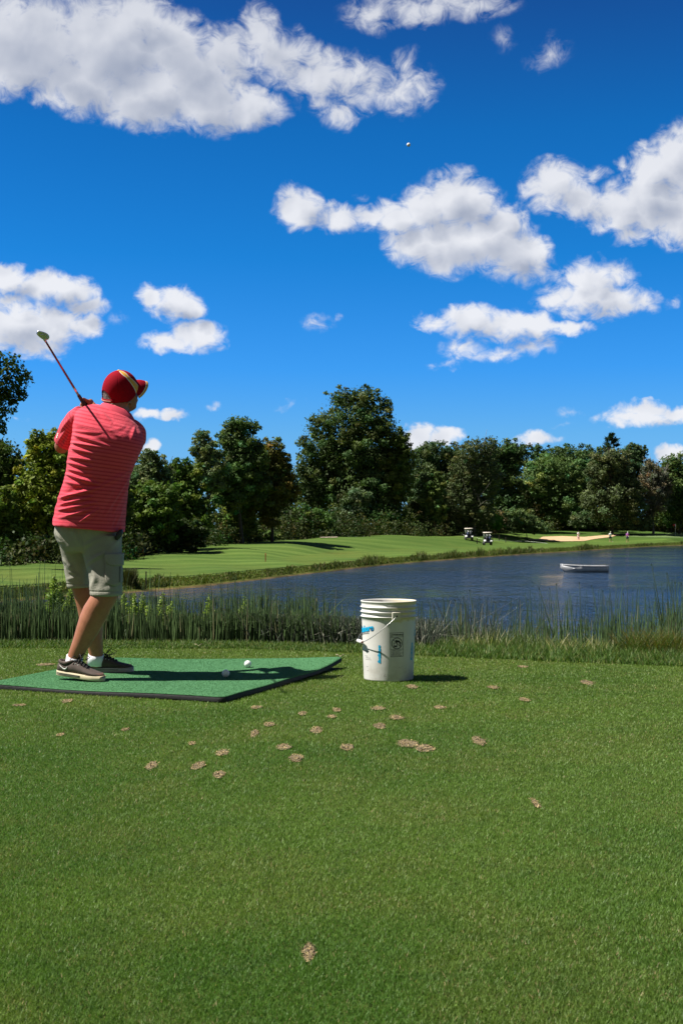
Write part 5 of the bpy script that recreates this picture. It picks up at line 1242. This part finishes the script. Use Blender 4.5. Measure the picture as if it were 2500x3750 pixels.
# ------------------------------------------------------------------ rushes on the near bank
RUSH = blend_leaf('rush_stems', .10, .5, spec=.35)
def rushes(name, label, u0, u1, n, top_fn, colf, lean, seed, d0=1.0, d1=4.6, wid=.0055, bend=0.0):
    rs = np.random.default_rng(seed); u = u0+(u1-u0)*rs.random(n); cl = fbm2(u*60, u*0+seed, 1.0, seed+2); 
    keep = rs.random(n) < (.35+1.1*cl); u = u[keep]; cl = cl[keep]; n = len(u); e = tee_edge(u); Yy = e+d0+(d1-d0)*rs.random(n)**1.1; x = u*Yy; z0 = zt(x, Yy)
    ty_ = top_fn(CX+u*F, rs, cl); ztop = CH-(ty_-HY)/F*Yy; Hh = np.clip(ztop-z0, .25, 3.2)
    th = rs.random(n)*2*PI; lx = np.cos(th)*lean*Hh*rs.random(n); ly = np.sin(th)*lean*Hh*.6*rs.random(n)
    broke = rs.random(n) < bend; rows = []; seg = 4; a = rs.random(n)*PI
    for s in range(seg+1):
        t = s/seg; w_ = wid*(.75-.55*t)*(.7+.6*((np.arange(n)*7919 % 97)/97.0))
        cx_ = x+lx*t**1.5; cy_ = Yy+ly*t**1.5; cz = z0+Hh*t
        kx = np.where(broke & (t > .55), (t-.55)*Hh*np.cos(th)*1.3, 0); cz = np.where(broke & (t > .55), cz-(t-.55)*Hh*(.7+.9*np.sin(th*3)), cz); cx_ = cx_+kx
        rows.append(np.stack([np.stack([cx_+np.cos(a+q)*w_, cy_+np.sin(a+q)*w_, cz], 1) for q in (0, 2*PI/3, 4*PI/3)], 1))
    V = np.stack(rows, 1).reshape(-1, 3); k = (np.arange(n)*(3*(seg+1)))[:, None, None, None]; s_ = (np.arange(seg)*3)[None, :, None, None]
    q = np.array([[0, 1, 4, 3], [1, 2, 5, 4], [2, 0, 3, 5]])[None, None]; Fc = (k+s_+q).reshape(-1, 4)
    c = colf(rs, n, x); return V, Fc, np.repeat(c, 3*(seg+1), 0)
def col_green(rs, n, x): return np.where(rs.random((n, 1)) < .94, np.array([[.078, .128, .044]]), np.array([[.20, .19, .10]]))*(.5+1.0*rs.random((n, 1)))
def col_grey(rs, n, x): return np.where(rs.random((n, 1)) < .72, np.array([[.070, .090, .060]]), np.array([[.22, .22, .17]]))*(.5+1.0*rs.random((n, 1)))
def L_top(px, rs, cl): b = np.interp(px, [-300, 0, 450, 700, 900, 1150, 1300], [2190, 2190, 2200, 2235, 2235, 2240, 2290]); r = rs.random(len(px)); return b+150*(1-cl)*(.35+.65*r)-25+90*r**2-85*(rs.random(len(px)) < .07)*rs.random(len(px))*1.3-40*(r < .08)
def R_top(px, rs, cl): b = np.interp(px, [1500, 1700, 1900, 2100, 2300, 2500, 2800], [2270, 2240, 2235, 2215, 2200, 2175, 2160]); r = rs.random(len(px)); return b+150*r**1.3+60*(1-cl)-95*(r < .10)*rs.random(len(px))
def M_top(px, rs, cl): b = np.interp(px, [1000, 1300, 1500, 1650], [2255, 2262, 2262, 2270]); r = rs.random(len(px)); return b+110*r
parts = [rushes('l', '', -.38, -.02, 17000, L_top, col_green, .10, 61, .35, 4.0, .0078, .05), rushes('l2', '', -.10, .012, 4000, L_top, col_green, .2, 62, .35, 4.0, .0075, .12),
         rushes('m', '', -.075, .075, 7500, M_top, col_grey, .75, 63, .35, 3.4, .0068, .35), rushes('r', '', .055, .38, 3900, R_top, col_green, .13, 64, .8, 4.4, .0078, .03),
         rushes('r2', '', .055, .13, 1500, R_top, col_grey, .5, 65, .9, 3.4, .007, .2)]
offv = 0; VV = []; FF = []; CCc = []
for V, Fc, c in parts: VV.append(V); FF.append(Fc+offv); CCc.append(c); offv += len(V)
tag(link('rushes', np_mesh('rushes', np.concatenate(VV), np.concatenate(FF), np.concatenate(CCc)), RUSH), 'band of dark green rushes along the near shore', 'rushes', kind='stuff')
# tall single stems standing clear on the right
TALL = [(2385, 2068, 9.6), (2441, 2100, 9.8), (2470, 2134, 9.9), (2493, 2138, 10.2), (2121, 2134, 10.5), (2166, 2146, 10.8), (2207, 2165, 10.4), (2281, 2175, 10.6), (2012, 2155, 10.4), (2036, 2140, 10.2), (2080, 2168, 10.8), (1973, 2155, 9.6), (1719, 2162, 9.8), (1811, 2205, 10), (1665, 2198, 9.7)]
for (px, py, Y) in TALL:
    p1 = W(px, py, Y); x0 = p1.x+rs.normal()*.06+(.18 if px in (2385, 2441) else .05); p0 = Vector((x0, Y, float(zt(np.array([x0]), np.array([Y]))[0])))
    m_ = MB(); m_.tube([p0, p0.lerp(p1, .5)+Vector((.02, 0, 0)), p1], [.0055, .0042, .0024], 6); m_.ball(p1, (.0042, .0042, .010), 6, 5)
    o = m_.build('rush_stem', simple('stem_green', (.022, .038, .018), .6, spec=.1) if px == 2385 else bpy.data.materials['stem_green'])
    LB = {2385: 'tallest rush stem near the right edge, leaning left with a small dark head', 2441: 'second tallest rush stem just left of the right edge', 2470: 'bent tall rush stem close to the right edge', 2493: 'tall rush stem touching the right edge', 2121: 'upright rush stem below the left half of the boat', 2166: 'upright rush stem below the middle of the boat', 2207: 'rush stem below the boat\'s stern', 2281: 'rush stem midway between the boat\'s stern and the tallest stem', 2012: 'rush stem a little left of the boat\'s bow, left one of a pair', 2036: 'rush stem just left of the boat\'s bow, leaning right, of a pair', 2080: 'short upright rush stem straight below the boat\'s bow', 1973: 'rush stem halfway between bucket and boat, farther right', 1719: 'rush stem first tall one right of the bucket rim', 1811: 'middling rush stem second right of the bucket', 1665: 'leaning rush stem nearest the bucket on its right'}
    tag(o, LB[px], 'rush stem', 'tall single rush stems')

# pale flowering weeds between the rushes
WEED = blend_leaf('weed_leaves', .35, .6)
WD = [(207, 2102, 2200, 26, 'tall pale weed plume left of the golfer\'s shorts'), (255, 2158, 2240, 26, 'short pale weed beside the golfer\'s far knee'), (497, 2168, 2290, 30, 'pale green weed clump right behind the golfer\'s knee'), (450, 2175, 2280, 26, 'pale weed touching the golfer\'s bent knee'),
      (590, 2175, 2300, 42, 'broadest pale green weed clump right of the golfer'), (632, 2205, 2310, 22, 'narrow pale weed on the right side of the broadest clump'), (763, 2180, 2300, 16, 'slim pale weed spire rising over the lake, left one of two'), (892, 2188, 2300, 18, 'slim pale weed spire rising over the lake, right one of two'), (545, 2212, 2300, 18, 'small pale weed left of the broadest clump')]
for k, (px, py, pb, hw, lb) in enumerate(WD):
    rs = np.random.default_rng(80+k); Y = 9.9; p1 = W(px, py, Y); zb = float(zt(np.array([p1.x]), np.array([Y]))[0]); root = empty('tall_weed', (p1.x, Y, zb)); root['base'] = (p1.x, Y, zb); tag(root, lb, 'weed', 'pale weeds among the rushes')
    ns = max(2, hw//7); m_ = MB(); V = []; col = []
    for s in range(ns):
        tx = p1.x+(rs.random()*2-1)*hw/F*Y*.9*(0 if s == 0 else 1); tzp = p1.z-(0 if s == 0 else rs.random()*.14); a = Vector((p1.x+rs.normal()*.03, Y+rs.normal()*.05, zb)); b = Vector((tx, Y+rs.normal()*.08, tzp)); m_.tube([a, b], [.004, .0015], 5)
        L = (pb-py)/F*Y
        for j in range(300):
            t = rs.random()**.8; c = Vector((b.x, b.y, b.z-L*1.3*t)); r_ = .012+.050*min(1, t*1.6); d = Vector((rs.normal(), rs.normal(), .5*rs.normal()+.5)).normalized(); tip = c+d*r_*(.6+.8*rs.random()); w_ = d.cross(Vector(rs.normal(size=3))).normalized()*.0055
            V += [c-w_*.3, c+w_*.3, tip+w_, tip-w_]; col += [np.array((.26, .34, .09) if t < .6 else (.17, .26, .06))*(.6+.8*rs.random())]*4
    link('leaves', np_mesh('leaves', np.array(V), np.arange(len(V)).reshape(-1, 4), np.array(col)), WEED, root); m_.build('stem', bpy.data.materials['stem_green'], root)
# dead orange leaves in the right reeds
rs = np.random.default_rng(99); V = []; col = []; bp_ = W(2310, 2378, 8.7)
for (dx, dz, w_) in ((-.05, .13, .007), (.0, .155, .008), (.03, .10, .006), (.10, .13, .005), (-.02, .09, .006)):
    a = bp_; b = bp_+Vector((dx*.5, .01, dz*.6)); c = bp_+Vector((dx, 0, dz)); 
    for (q0, q1, r0, r1) in ((a, b, w_*.6, w_), (b, c, w_, .001)): V += [q0-Vector((r0, 0, 0)), q0+Vector((r0, 0, 0)), q1+Vector((r1, 0, 0)), q1-Vector((r1, 0, 0))]; col += [np.array((.42, .22, .04))]*4
tag(link('orange_plant', np_mesh('orange_plant', np.array(V), np.arange(len(V)).reshape(-1, 4), np.array(col)), WEED), 'small plant with orange dying leaves low in the right rushes', 'plant')
# darker tussock at the far right
rs = np.random.default_rng(98); n = 2600; th = rs.random(n)*2*PI; r_ = np.sqrt(rs.random(n))*.30; c0 = W(2440, 2420, 8.35); X = c0.x+r_*np.cos(th); Yy = 8.35+r_*np.sin(th)*.6; Hh = .20+.16*rs.random(n)-r_*.25
V, Fc, cl_ = blades('x', X, Yy, zt(X, Yy)-.02, Hh, .006, .55, np.where(rs.random((n, 1)) < .7, np.array([[.080, .12, .022]]), np.array([[.17, .13, .035]]))*(.5+.9*rs.random((n, 1))), rs, 3)
tag(link('grass_tussock', np_mesh('grass_tussock', V, Fc, cl_), BLADE), 'dense brownish green grass tussock at the right edge of the tee', 'grass tussock')

# ------------------------------------------------------------------ far shore fringe
rs = np.random.default_rng(71); n = 26000; u = -.36+.78*rs.random(n)**.9; s = shoreY(u); k = 1/ (1+0*s); Yy = s+.75+rs.random(n)*2.4; x = u*Yy
cl2 = fbm2(u*45, u*0, 1.0, 9); cl3 = fbm2(u*150, u*0, 1.0, 19); Hh = np.interp(s, [60, 120], [.45, .75])*(.08+1.0*(cl2*cl3*1.9)**1.6*rs.random(n)+.12*rs.random(n)); bump_ = np.exp(-((u-(1785-CX)/F)/.016)**2)+.8*np.exp(-((u-(2045-CX)/F)/.006)**2)+.5*np.exp(-((u-(1380-CX)/F)/.02)**2); Hh = Hh*(1+2.0*bump_*rs.random(n))
col = np.where((cl2 > .5)[:, None], np.array([[.070, .098, .017]]), np.array([[.115, .155, .025]])); col = np.where(rs.random((n, 1)) < .15, np.array([[.20, .17, .06]]), col)*(.55+.8*rs.random((n, 1)))
V, Fc, cl_ = blades('x', x, Yy, far_z(u, Yy), Hh, .075, .35, col, rs, 2)
tag(link('shore_grass', np_mesh('shore_grass', V, Fc, cl_), BLADE), 'ragged grass and sedge fringe along the far waterline', 'grass', kind='stuff')
# drooping sedge clump by the golfer's shorts
rs = np.random.default_rng(72); n = 520; c0 = far_hit(462, 2160); Y0 = c0.y+1.0; X = c0.x+rs.normal(size=n)*.12; Yy = Y0+rs.normal(size=n)*.2; Hh = .85+.25*rs.random(n)-np.abs(X-c0.x)*.5
V, Fc, cl_ = blades('x', X, Yy, far_z(X/Yy, Yy), Hh, .05, .35, np.array([[.060, .065, .020]])*(.5+.9*rs.random((n, 1))), rs, 3)
tag(link('sedge_clump', np_mesh('sedge_clump', V, Fc, cl_), BLADE), 'dark drooping sedge clump on the far bank beside the golfer\'s pocket', 'sedge clump')
# ochre reeds before the wood on the right
rs = np.random.default_rng(73); n = 9000; px = 1985+rs.random(n)*900; u = (px-CX)/F; Yy = 243+rs.random(n)*8; X = u*Yy; Hh = (2.0+1.3*rs.random(n))
V, Fc, cl_ = blades('x', X, Yy, far_z(u, Yy)-.2, Hh, .16, .3, np.where(rs.random((n, 1)) < .5, np.array([[.12, .115, .04]]), np.array([[.09, .11, .035]]))*(.5+.9*rs.random((n, 1))), rs, 2)
tag(link('tall_reeds', np_mesh('tall_reeds', V, Fc, cl_), BLADE), 'ochre tall grass growing along the foot of the wood behind the green', 'reeds', kind='stuff')

# ------------------------------------------------------------------ rowing boat
def boat():
    Y = 90.0; c = W((1287+1394)/2*DS, 2095, Y); c.z = ZW; L = 3.42; root = empty('rowing_boat', c); root['base'] = tuple(c); tag(root, 'small bare aluminium rowing boat moored on the lake', 'boat')
    ALU = simple('aluminium', (.46, .47, .49), .42, .45, var=.12, vscale=3); ALW = simple('bare_rim', (.72, .72, .72), .3, .4); DK = simple('boat_dark', (.05, .05, .055), .7)
    h = MB(); R = []
    for i in range(25):
        t = i/24; x = -L/2+L*t; w_ = .62*math.sin(min(1, (t+.02)*1.9)*PI/2)**.75*(1-.10*max(0, t-.5)*2); gz = .44+.12*(1-t)**3; kz = -.10+.42*max(0, 1-t*7)**1.6; xo = x
        r_ = [Vector((xo, 0, kz)), Vector((xo, -w_*.62, kz+.03)), Vector((xo, -w_*.80, kz+.10)), Vector((xo-(.0), -w_*.93, (kz+gz)/2)), Vector((xo, -w_, gz))]
        R.append([q+c for q in r_[::-1]]+[Vector((q.x, -q.y, q.z))+c for q in r_[1:]])
    h.rings(R, False, False); ho = h.build('hull', ALU, root); s_ = ho.modifiers.new('s', 'SOLIDIFY'); s_.thickness = .02
    t_ = MB(); t_.add(R[-1], [tuple(range(9))]); s2 = t_.build('transom', ALU, root, smooth=False); s3 = s2.modifiers.new('s', 'SOLIDIFY'); s3.thickness = .035
    g_ = MB(); g_.tube([r[0]+Vector((0, 0, .012)) for r in R], .028, 6); g_.tube([r[-1]+Vector((0, 0, .012)) for r in R], .028, 6); g_.build('gunwale', ALW, root)
    for x in (-.75, .15, 1.15): b = MB(); b.box(c+Vector((x, 0, .27)), (.13, .53, .02)); b.build('thwart', ALU, root)
    m = MB(); m.box(R[-1][4]+Vector((.03, -.05, .38)), (.03, .09, .10)); m.box(R[-1][4]+Vector((.045, -.05, .10)), (.02, .05, .2)); m.build('motor_pad', DK, root)
    for x in (-.2, .25): m = MB(); m.tube([c+Vector((x, -.62, .44)), c+Vector((x, -.62, .53))], .015, 6); m.build('rowlock', DK, root)
boat()

# ------------------------------------------------------------------ golf carts seen from behind
CW = simple('cart_white', (.72, .72, .72), .4); CB = simple('cart_black', (.02, .02, .03), .6); CT = simple('cart_roof', (.66, .58, .50), .6); CBG = simple('bag_blue', (.03, .045, .12), .7); CRD = simple('cap_cloth_red', (.5, .06, .07), .8); CGL = simple('clubs_steel', (.6, .6, .6), .3, .8); SEAT = simple('seat_vinyl', (.45, .42, .36), .6)
def cart(px, pyb, Y, label, bags):
    b = W(px, pyb, Y); b.z = fz(px, Y); root = empty('golf_cart', b); root['base'] = tuple(b); tag(root, label, 'golf cart', 'golf carts on the fairway'); A = lambda x, y, z: b+Vector((x, y, z))
    m = MB(); m.box(A(0, .9, .42), (.50, 1.1, .10)); m.box(A(0, .25, .62), (.34, .30, .16)); m.box(A(0, 1.85, .62), (.48, .22, .24)); m.build('body', CB, root, bevel=.05, smooth=False)
    for sx in (-1, 1):
        f = MB(); f.rings([[A(sx*(.44+dx), .20+.42*math.cos(a), .50+.30*math.sin(a)) for a in np.linspace(0, PI, 13)] for dx in (-.14, -.02, .12, .14)], True); f.build('fender', CW, root)
        for yy in (.2, 1.75):
            w_ = MB(); R_ = .24; w_.rings([[A(sx*.50+dx, yy+rr*math.cos(a), R_+rr*math.sin(a)) for a in np.linspace(0, 2*PI, 21)[:-1]] for dx, rr in ((-.09, .19), (-.08, R_), (.08, R_), (.09, .19))], True); wo = w_.build('wheel', CB, root)
            h_ = MB(); h_.rings([[A(sx*.50+sx*.095, yy+rr*math.cos(a), R_+rr*math.sin(a)) for a in np.linspace(0, 2*PI, 15)[:-1]] for rr in (.12, .04)], True); h_.build('rim', CW, wo)
        for yy in (.45, 1.9):
            p_ = MB(); p_.tube([A(sx*.47, yy-.05, .6), A(sx*.47, yy, 1.2), A(sx*.46, yy+.02, 1.74)], .022, 6); p_.build('post', CB, root)
    r = MB(); r.rings([[A(x*.54*s, 1.15+y*1.0*s, z) for x, y in ((-1, -.92), (-.92, -1), (.92, -1), (1, -.92), (1, .92), (.92, 1), (-.92, 1), (-1, .92))] for z, s in ((1.72, .98), (1.75, 1.02), (1.83, 1.0), (1.87, .9), (1.88, .5))], True); r.build('roof', CT, root)
    s_ = MB(); s_.box(A(0, .85, .78), (.46, .24, .08)); s_.box(A(0, .60, 1.02), (.46, .05, .17)); s_.build('seat', CB, root, bevel=.03, smooth=False)
    w = MB(); w.box(A(0, 2.0, 1.28), (.44, .01, .36)); w.build('windscreen', simple('screen_haze', (.25, .32, .22), .2), root)
    for i, (sx, m_) in enumerate(bags):
        g_ = MB(); g_.tube([A(sx, .05, .55), A(sx, .02, .95), A(sx*1.02, .0, 1.22)], [.13, .15, .16], 12); gb = g_.build('golf_bag', m_, root)
        c_ = MB()
        for k in range(6): a = k*1.05; c_.tube([A(sx+.07*math.cos(a), .05*math.sin(a), 1.15), A(sx+.10*math.cos(a), -.03+.07*math.sin(a), 1.40+.02*k)], .012, 5); c_.ball(A(sx+.10*math.cos(a), -.03+.07*math.sin(a), 1.42+.02*k), .035, 6, 5)
        c_.build('clubs', CGL, gb)
    return root
cart(1718, 1984, 184, 'golf cart with tan roof, the left and farther of the two, red cloth inside', [(-.22, CBG), (.2, CB)])
o = MB(); q = W(1713, 1952, 184.7); o.ball(q, (.14, .10, .17), 10, 8); o.ball(q+Vector((0, 0, .22)), (.09, .09, .11), 10, 8)
rb = o.build('jacket', CRD, None); tag(rb, 'red jacket hanging inside the left golf cart', 'jacket')
cart(1787, 1996, 175, 'golf cart with tan roof, the right and nearer of the two', [(-.2, CB), (.22, CBG)])

# ------------------------------------------------------------------ far golfers
SK2 = simple('far_skin', (.42, .22, .15), .6)
def far_person(px, pyf, Y, label, top, bottom, hat, pose=0, legs_bare=True, h=1.72, gz=None):
    b = W(px, pyf, Y); b.z = (fz(px, Y) if gz is None else gz); root = empty('person', b); root['base'] = tuple(b); tag(root, label, 'person', 'golfers around the green'); A = lambda x, y, z: b+Vector((x, y, z))*(h/1.72)
    m = MB(); m.tube([A(-.10, 0, .9), A(-.13, .03, .5), A(-.14, 0, .08)], [.085, .058, .042], 10); m.tube([A(.10, 0, .9), A(.14, -.02, .5), A(.16, 0, .08)], [.085, .058, .042], 10)
    m.ball(A(-.14, -.05, .04), (.05, .12, .045), 10, 8); m.ball(A(.16, -.05, .04), (.05, .12, .045), 10, 8)
    ln = -.06 if pose else 0
    m.tube([A(0, 0, .86), A(0, ln*.5, 1.15), A(0, ln, 1.42), A(0, ln, 1.50)], [(.10, .15), (.10, .14), (.10, .17), (.05, .06)], 14, up=(0, 1, 0)); m.tube([A(0, ln, 1.42), A(0, ln*1.2, 1.58)], .055, 10); m.ball(A(0, ln*1.3, 1.62), (.075, .09, .11), 14, 10)
    hx = [(-.05, -.30, .95), (.05, -.30, .95)] if pose == 1 else ([(-.24, -.05, .82), (.10, -.28, 1.05)] if pose == 2 else [(-.05, -.28, 1.12), (.04, -.28, 1.12)])
    for sx, q in zip((-1, 1), hx):
        m.tube([A(sx*.17, ln, 1.40), A(sx*.25, ln-.06, 1.16), A(*q)], [.052, .042, .032], 10); m.ball(A(*q), (.035, .04, .045), 8, 6)
    link('body', union_mesh(m, .022, 3), SK2, root)
    s = MB(); s.tube([A(0, 0, .88), A(0, ln*.5, 1.15), A(0, ln, 1.40), A(0, ln, 1.50)], [(.13, .18), (.13, .175), (.125, .205), (.06, .075)], 16, up=(0, 1, 0))
    for sx, q in zip((-1, 1), hx): s.tube([A(sx*.16, ln, 1.42), A(sx*.24, ln-.05, 1.20)], [.075, .07], 12)
    link('shirt', union_mesh(s, .022, 3), top, root)
    t = MB(); kz = .55 if legs_bare else .10
    t.tube([A(0, 0, .80), A(0, 0, .98)], [(.13, .18), (.13, .18)], 14, up=(0, 1, 0)); t.tube([A(-.09, 0, .88), A(-.13, .02, kz)], [.11, .085], 12); t.tube([A(.09, 0, .88), A(.14, -.01, kz)], [.11, .085], 12)
    link('shorts' if legs_bare else 'trousers', union_mesh(t, .022, 3), bottom, root)
    c = MB(); c.ball(A(0, ln*1.3, 1.67), (.095, .11, .085), 14, 8); c.ball(A(0, ln*1.3-.10, 1.65), (.08, .09, .015), 10, 6); c.build('hat', hat, root)
    return root, A
WH = simple('cloth_white', (.85, .84, .86), .8); PK = simple('cloth_pink', (.75, .48, .52), .8); NV = simple('cloth_navy', (.02, .025, .06), .8); PU = simple('cloth_purple', (.45, .13, .50), .8); HT = simple('hat_cream', (.75, .72, .55), .8)
BR_ = simple('hair_brown', (.06, .04, .03), .7)
def club_for(A, a, b, label):
    m = MB(); m.tube([A(*a), A(*b)], .012, 6); m.box(A(*b), (.05, .02, .03)); o = m.build('golf_club', CGL); tag(o, label, 'golf club', 'clubs of the far golfers')
u_ = 2117
r1, A1 = far_person(2117, 1977, 210.5, 'golfer in white top and pink trousers bending in the sand bunker', WH, PK, BR_, 1, False, 1.5)
club_for(A1, (0, -.3, .95), (-.55, -.4, .15), 'club held low by the golfer in the bunker')
r2, A2 = far_person(2234, 1986, 206, 'golfer in white shirt, dark shorts and cream hat in front of the bunker', WH, NV, HT, 2)
club_for(A2, (.10, -.28, 1.05), (.35, -.3, .03), 'club standing by the golfer in the white shirt')
r3, A3 = far_person(2297, 1990, 200, 'golfer in purple shirt, black shorts and white cap, the rightmost of the three', PU, NV, WH, 0)
club_for(A3, (.04, -.28, 1.1), (.10, -.35, .55), 'club held by the golfer in the purple shirt')

# ------------------------------------------------------------------ flag, stakes, rope
q = far_hit(2472, 1963); fl_ = empty('golf_flag', q); fl_['base'] = tuple(q); tag(fl_, 'white flagstick with small red flag on the green at the right edge', 'flag')
m = MB(); m.tube([q, q+Vector((0, 0, 2.25))], .035, 6); m.build('pole', simple('pole_white', (.75, .75, .70), .5), fl_)
m = MB(); fp = [q+Vector((-.02-.42*i/6, .05*math.sin(i*1.1), 2.22-.02*i)) for i in range(7)]; m.rings([fp, [p-Vector((0, 0, .36-.02*i)) for i, p in enumerate(fp)]], False, False); o = m.build('flag', simple('flag_red', (.55, .03, .03), .7), fl_); s_ = o.modifiers.new('s', 'SOLIDIFY'); s_.thickness = .02
RST = simple('stake_red', (.45, .05, .03), .6); DST = simple('stake_dark', (.05, .035, .03), .8)
def stake(px, py, h, mat_, label, grp, w=.035):
    q = far_hit(px, py); m = MB(); m.box(q+Vector((0, 0, h/2)), (w, w*.6, h/2)); m.add([q+Vector((x*w, y*w*.6, h)) for x, y in ((-1, -1), (1, -1), (1, 1), (-1, 1))]+[q+Vector((0, 0, h+.06))], [(0, 1, 4), (1, 2, 4), (2, 3, 4), (3, 0, 4)]); tag(m.build('marker_stake', mat_, smooth=False), label, 'stake', grp)
stake(972, 2057, .62, RST, 'red hazard stake alone on the fairway below the giant tree', 'course stakes')
stake(524, 2036, .50, RST, 'red hazard stake at the edge of the wood right of the golfer', 'course stakes')
stake(535, 2158, .9, DST, 'dark thin stake on the bank right of the golfer\'s shorts', 'course stakes', .03)
stake(1188, 2084, .5, DST, 'short dark stake on the far bank left of the rush patch', 'course stakes', .03)
for i, (px, py) in enumerate(((1803, 1985), (1827, 1980), (1851, 1987), (1746, 1992))):
    stake(px, py, .8, DST, ['small dark rope post just right of the nearer golf cart', 'small dark rope post second right of the golf carts', 'small dark rope post third right of the golf carts', 'small dark rope post between the golf carts'][i], 'rope posts', .06)
ROPE = simple('rope_pale', (.55, .60, .50), .8)
m = MB(); pts = [(1668, 1951), (1690, 1957), (1702, 1964), (1722, 1972), (1745, 1972), (1770, 1979), (1803, 1982), (1832, 1983), (1870, 1985), (1920, 1984), (1970, 1989), (2010, 1994)]
P_ = []
for i in range(len(pts)-1):
    for k in range(6):
        t = k/6; x = pts[i][0]*(1-t)+pts[i+1][0]*t; y = pts[i][1]*(1-t)+pts[i+1][1]*t; q = far_hit(x, y+4); q.z += .28; P_.append(q)
m.tube(P_, .016, 5); tag(m.build('barrier_rope', ROPE), 'pale rope line running past the golf carts towards the bunker', 'rope')
# pale leaf litter at the rim of the tee
LIT = simple('dry_leaf', (.55, .45, .32), .8)
for (px, py, lb) in ((180, 2347, 'curled pale dry leaf on the rim left of the golfer\'s legs'), (212, 2349, 'second pale dry leaf beside the first, nearer the golfer\'s legs'), (727, 2372, 'pale upright dry leaf at the rush foot above the mat'), (1245, 2411, 'pale flat chip on the grass between mat corner and bucket')):
    Y = CH*F/(py-HY); q = Vector(((px-CX)/F*Y, Y, .008)); m = MB(); R = [[q+Vector((.022*(k/3-1)*(.6+.4*j), .012*(j-1), .006+.012*abs(k/3-1)**2)) for k in range(7)] for j in range(3)]; m.rings(R, False, False); o = m.build('dry_leaf', LIT); s_ = o.modifiers.new('s', 'SOLIDIFY'); s_.thickness = .001; tag(o, lb, 'leaf', 'dry leaves on the rim')
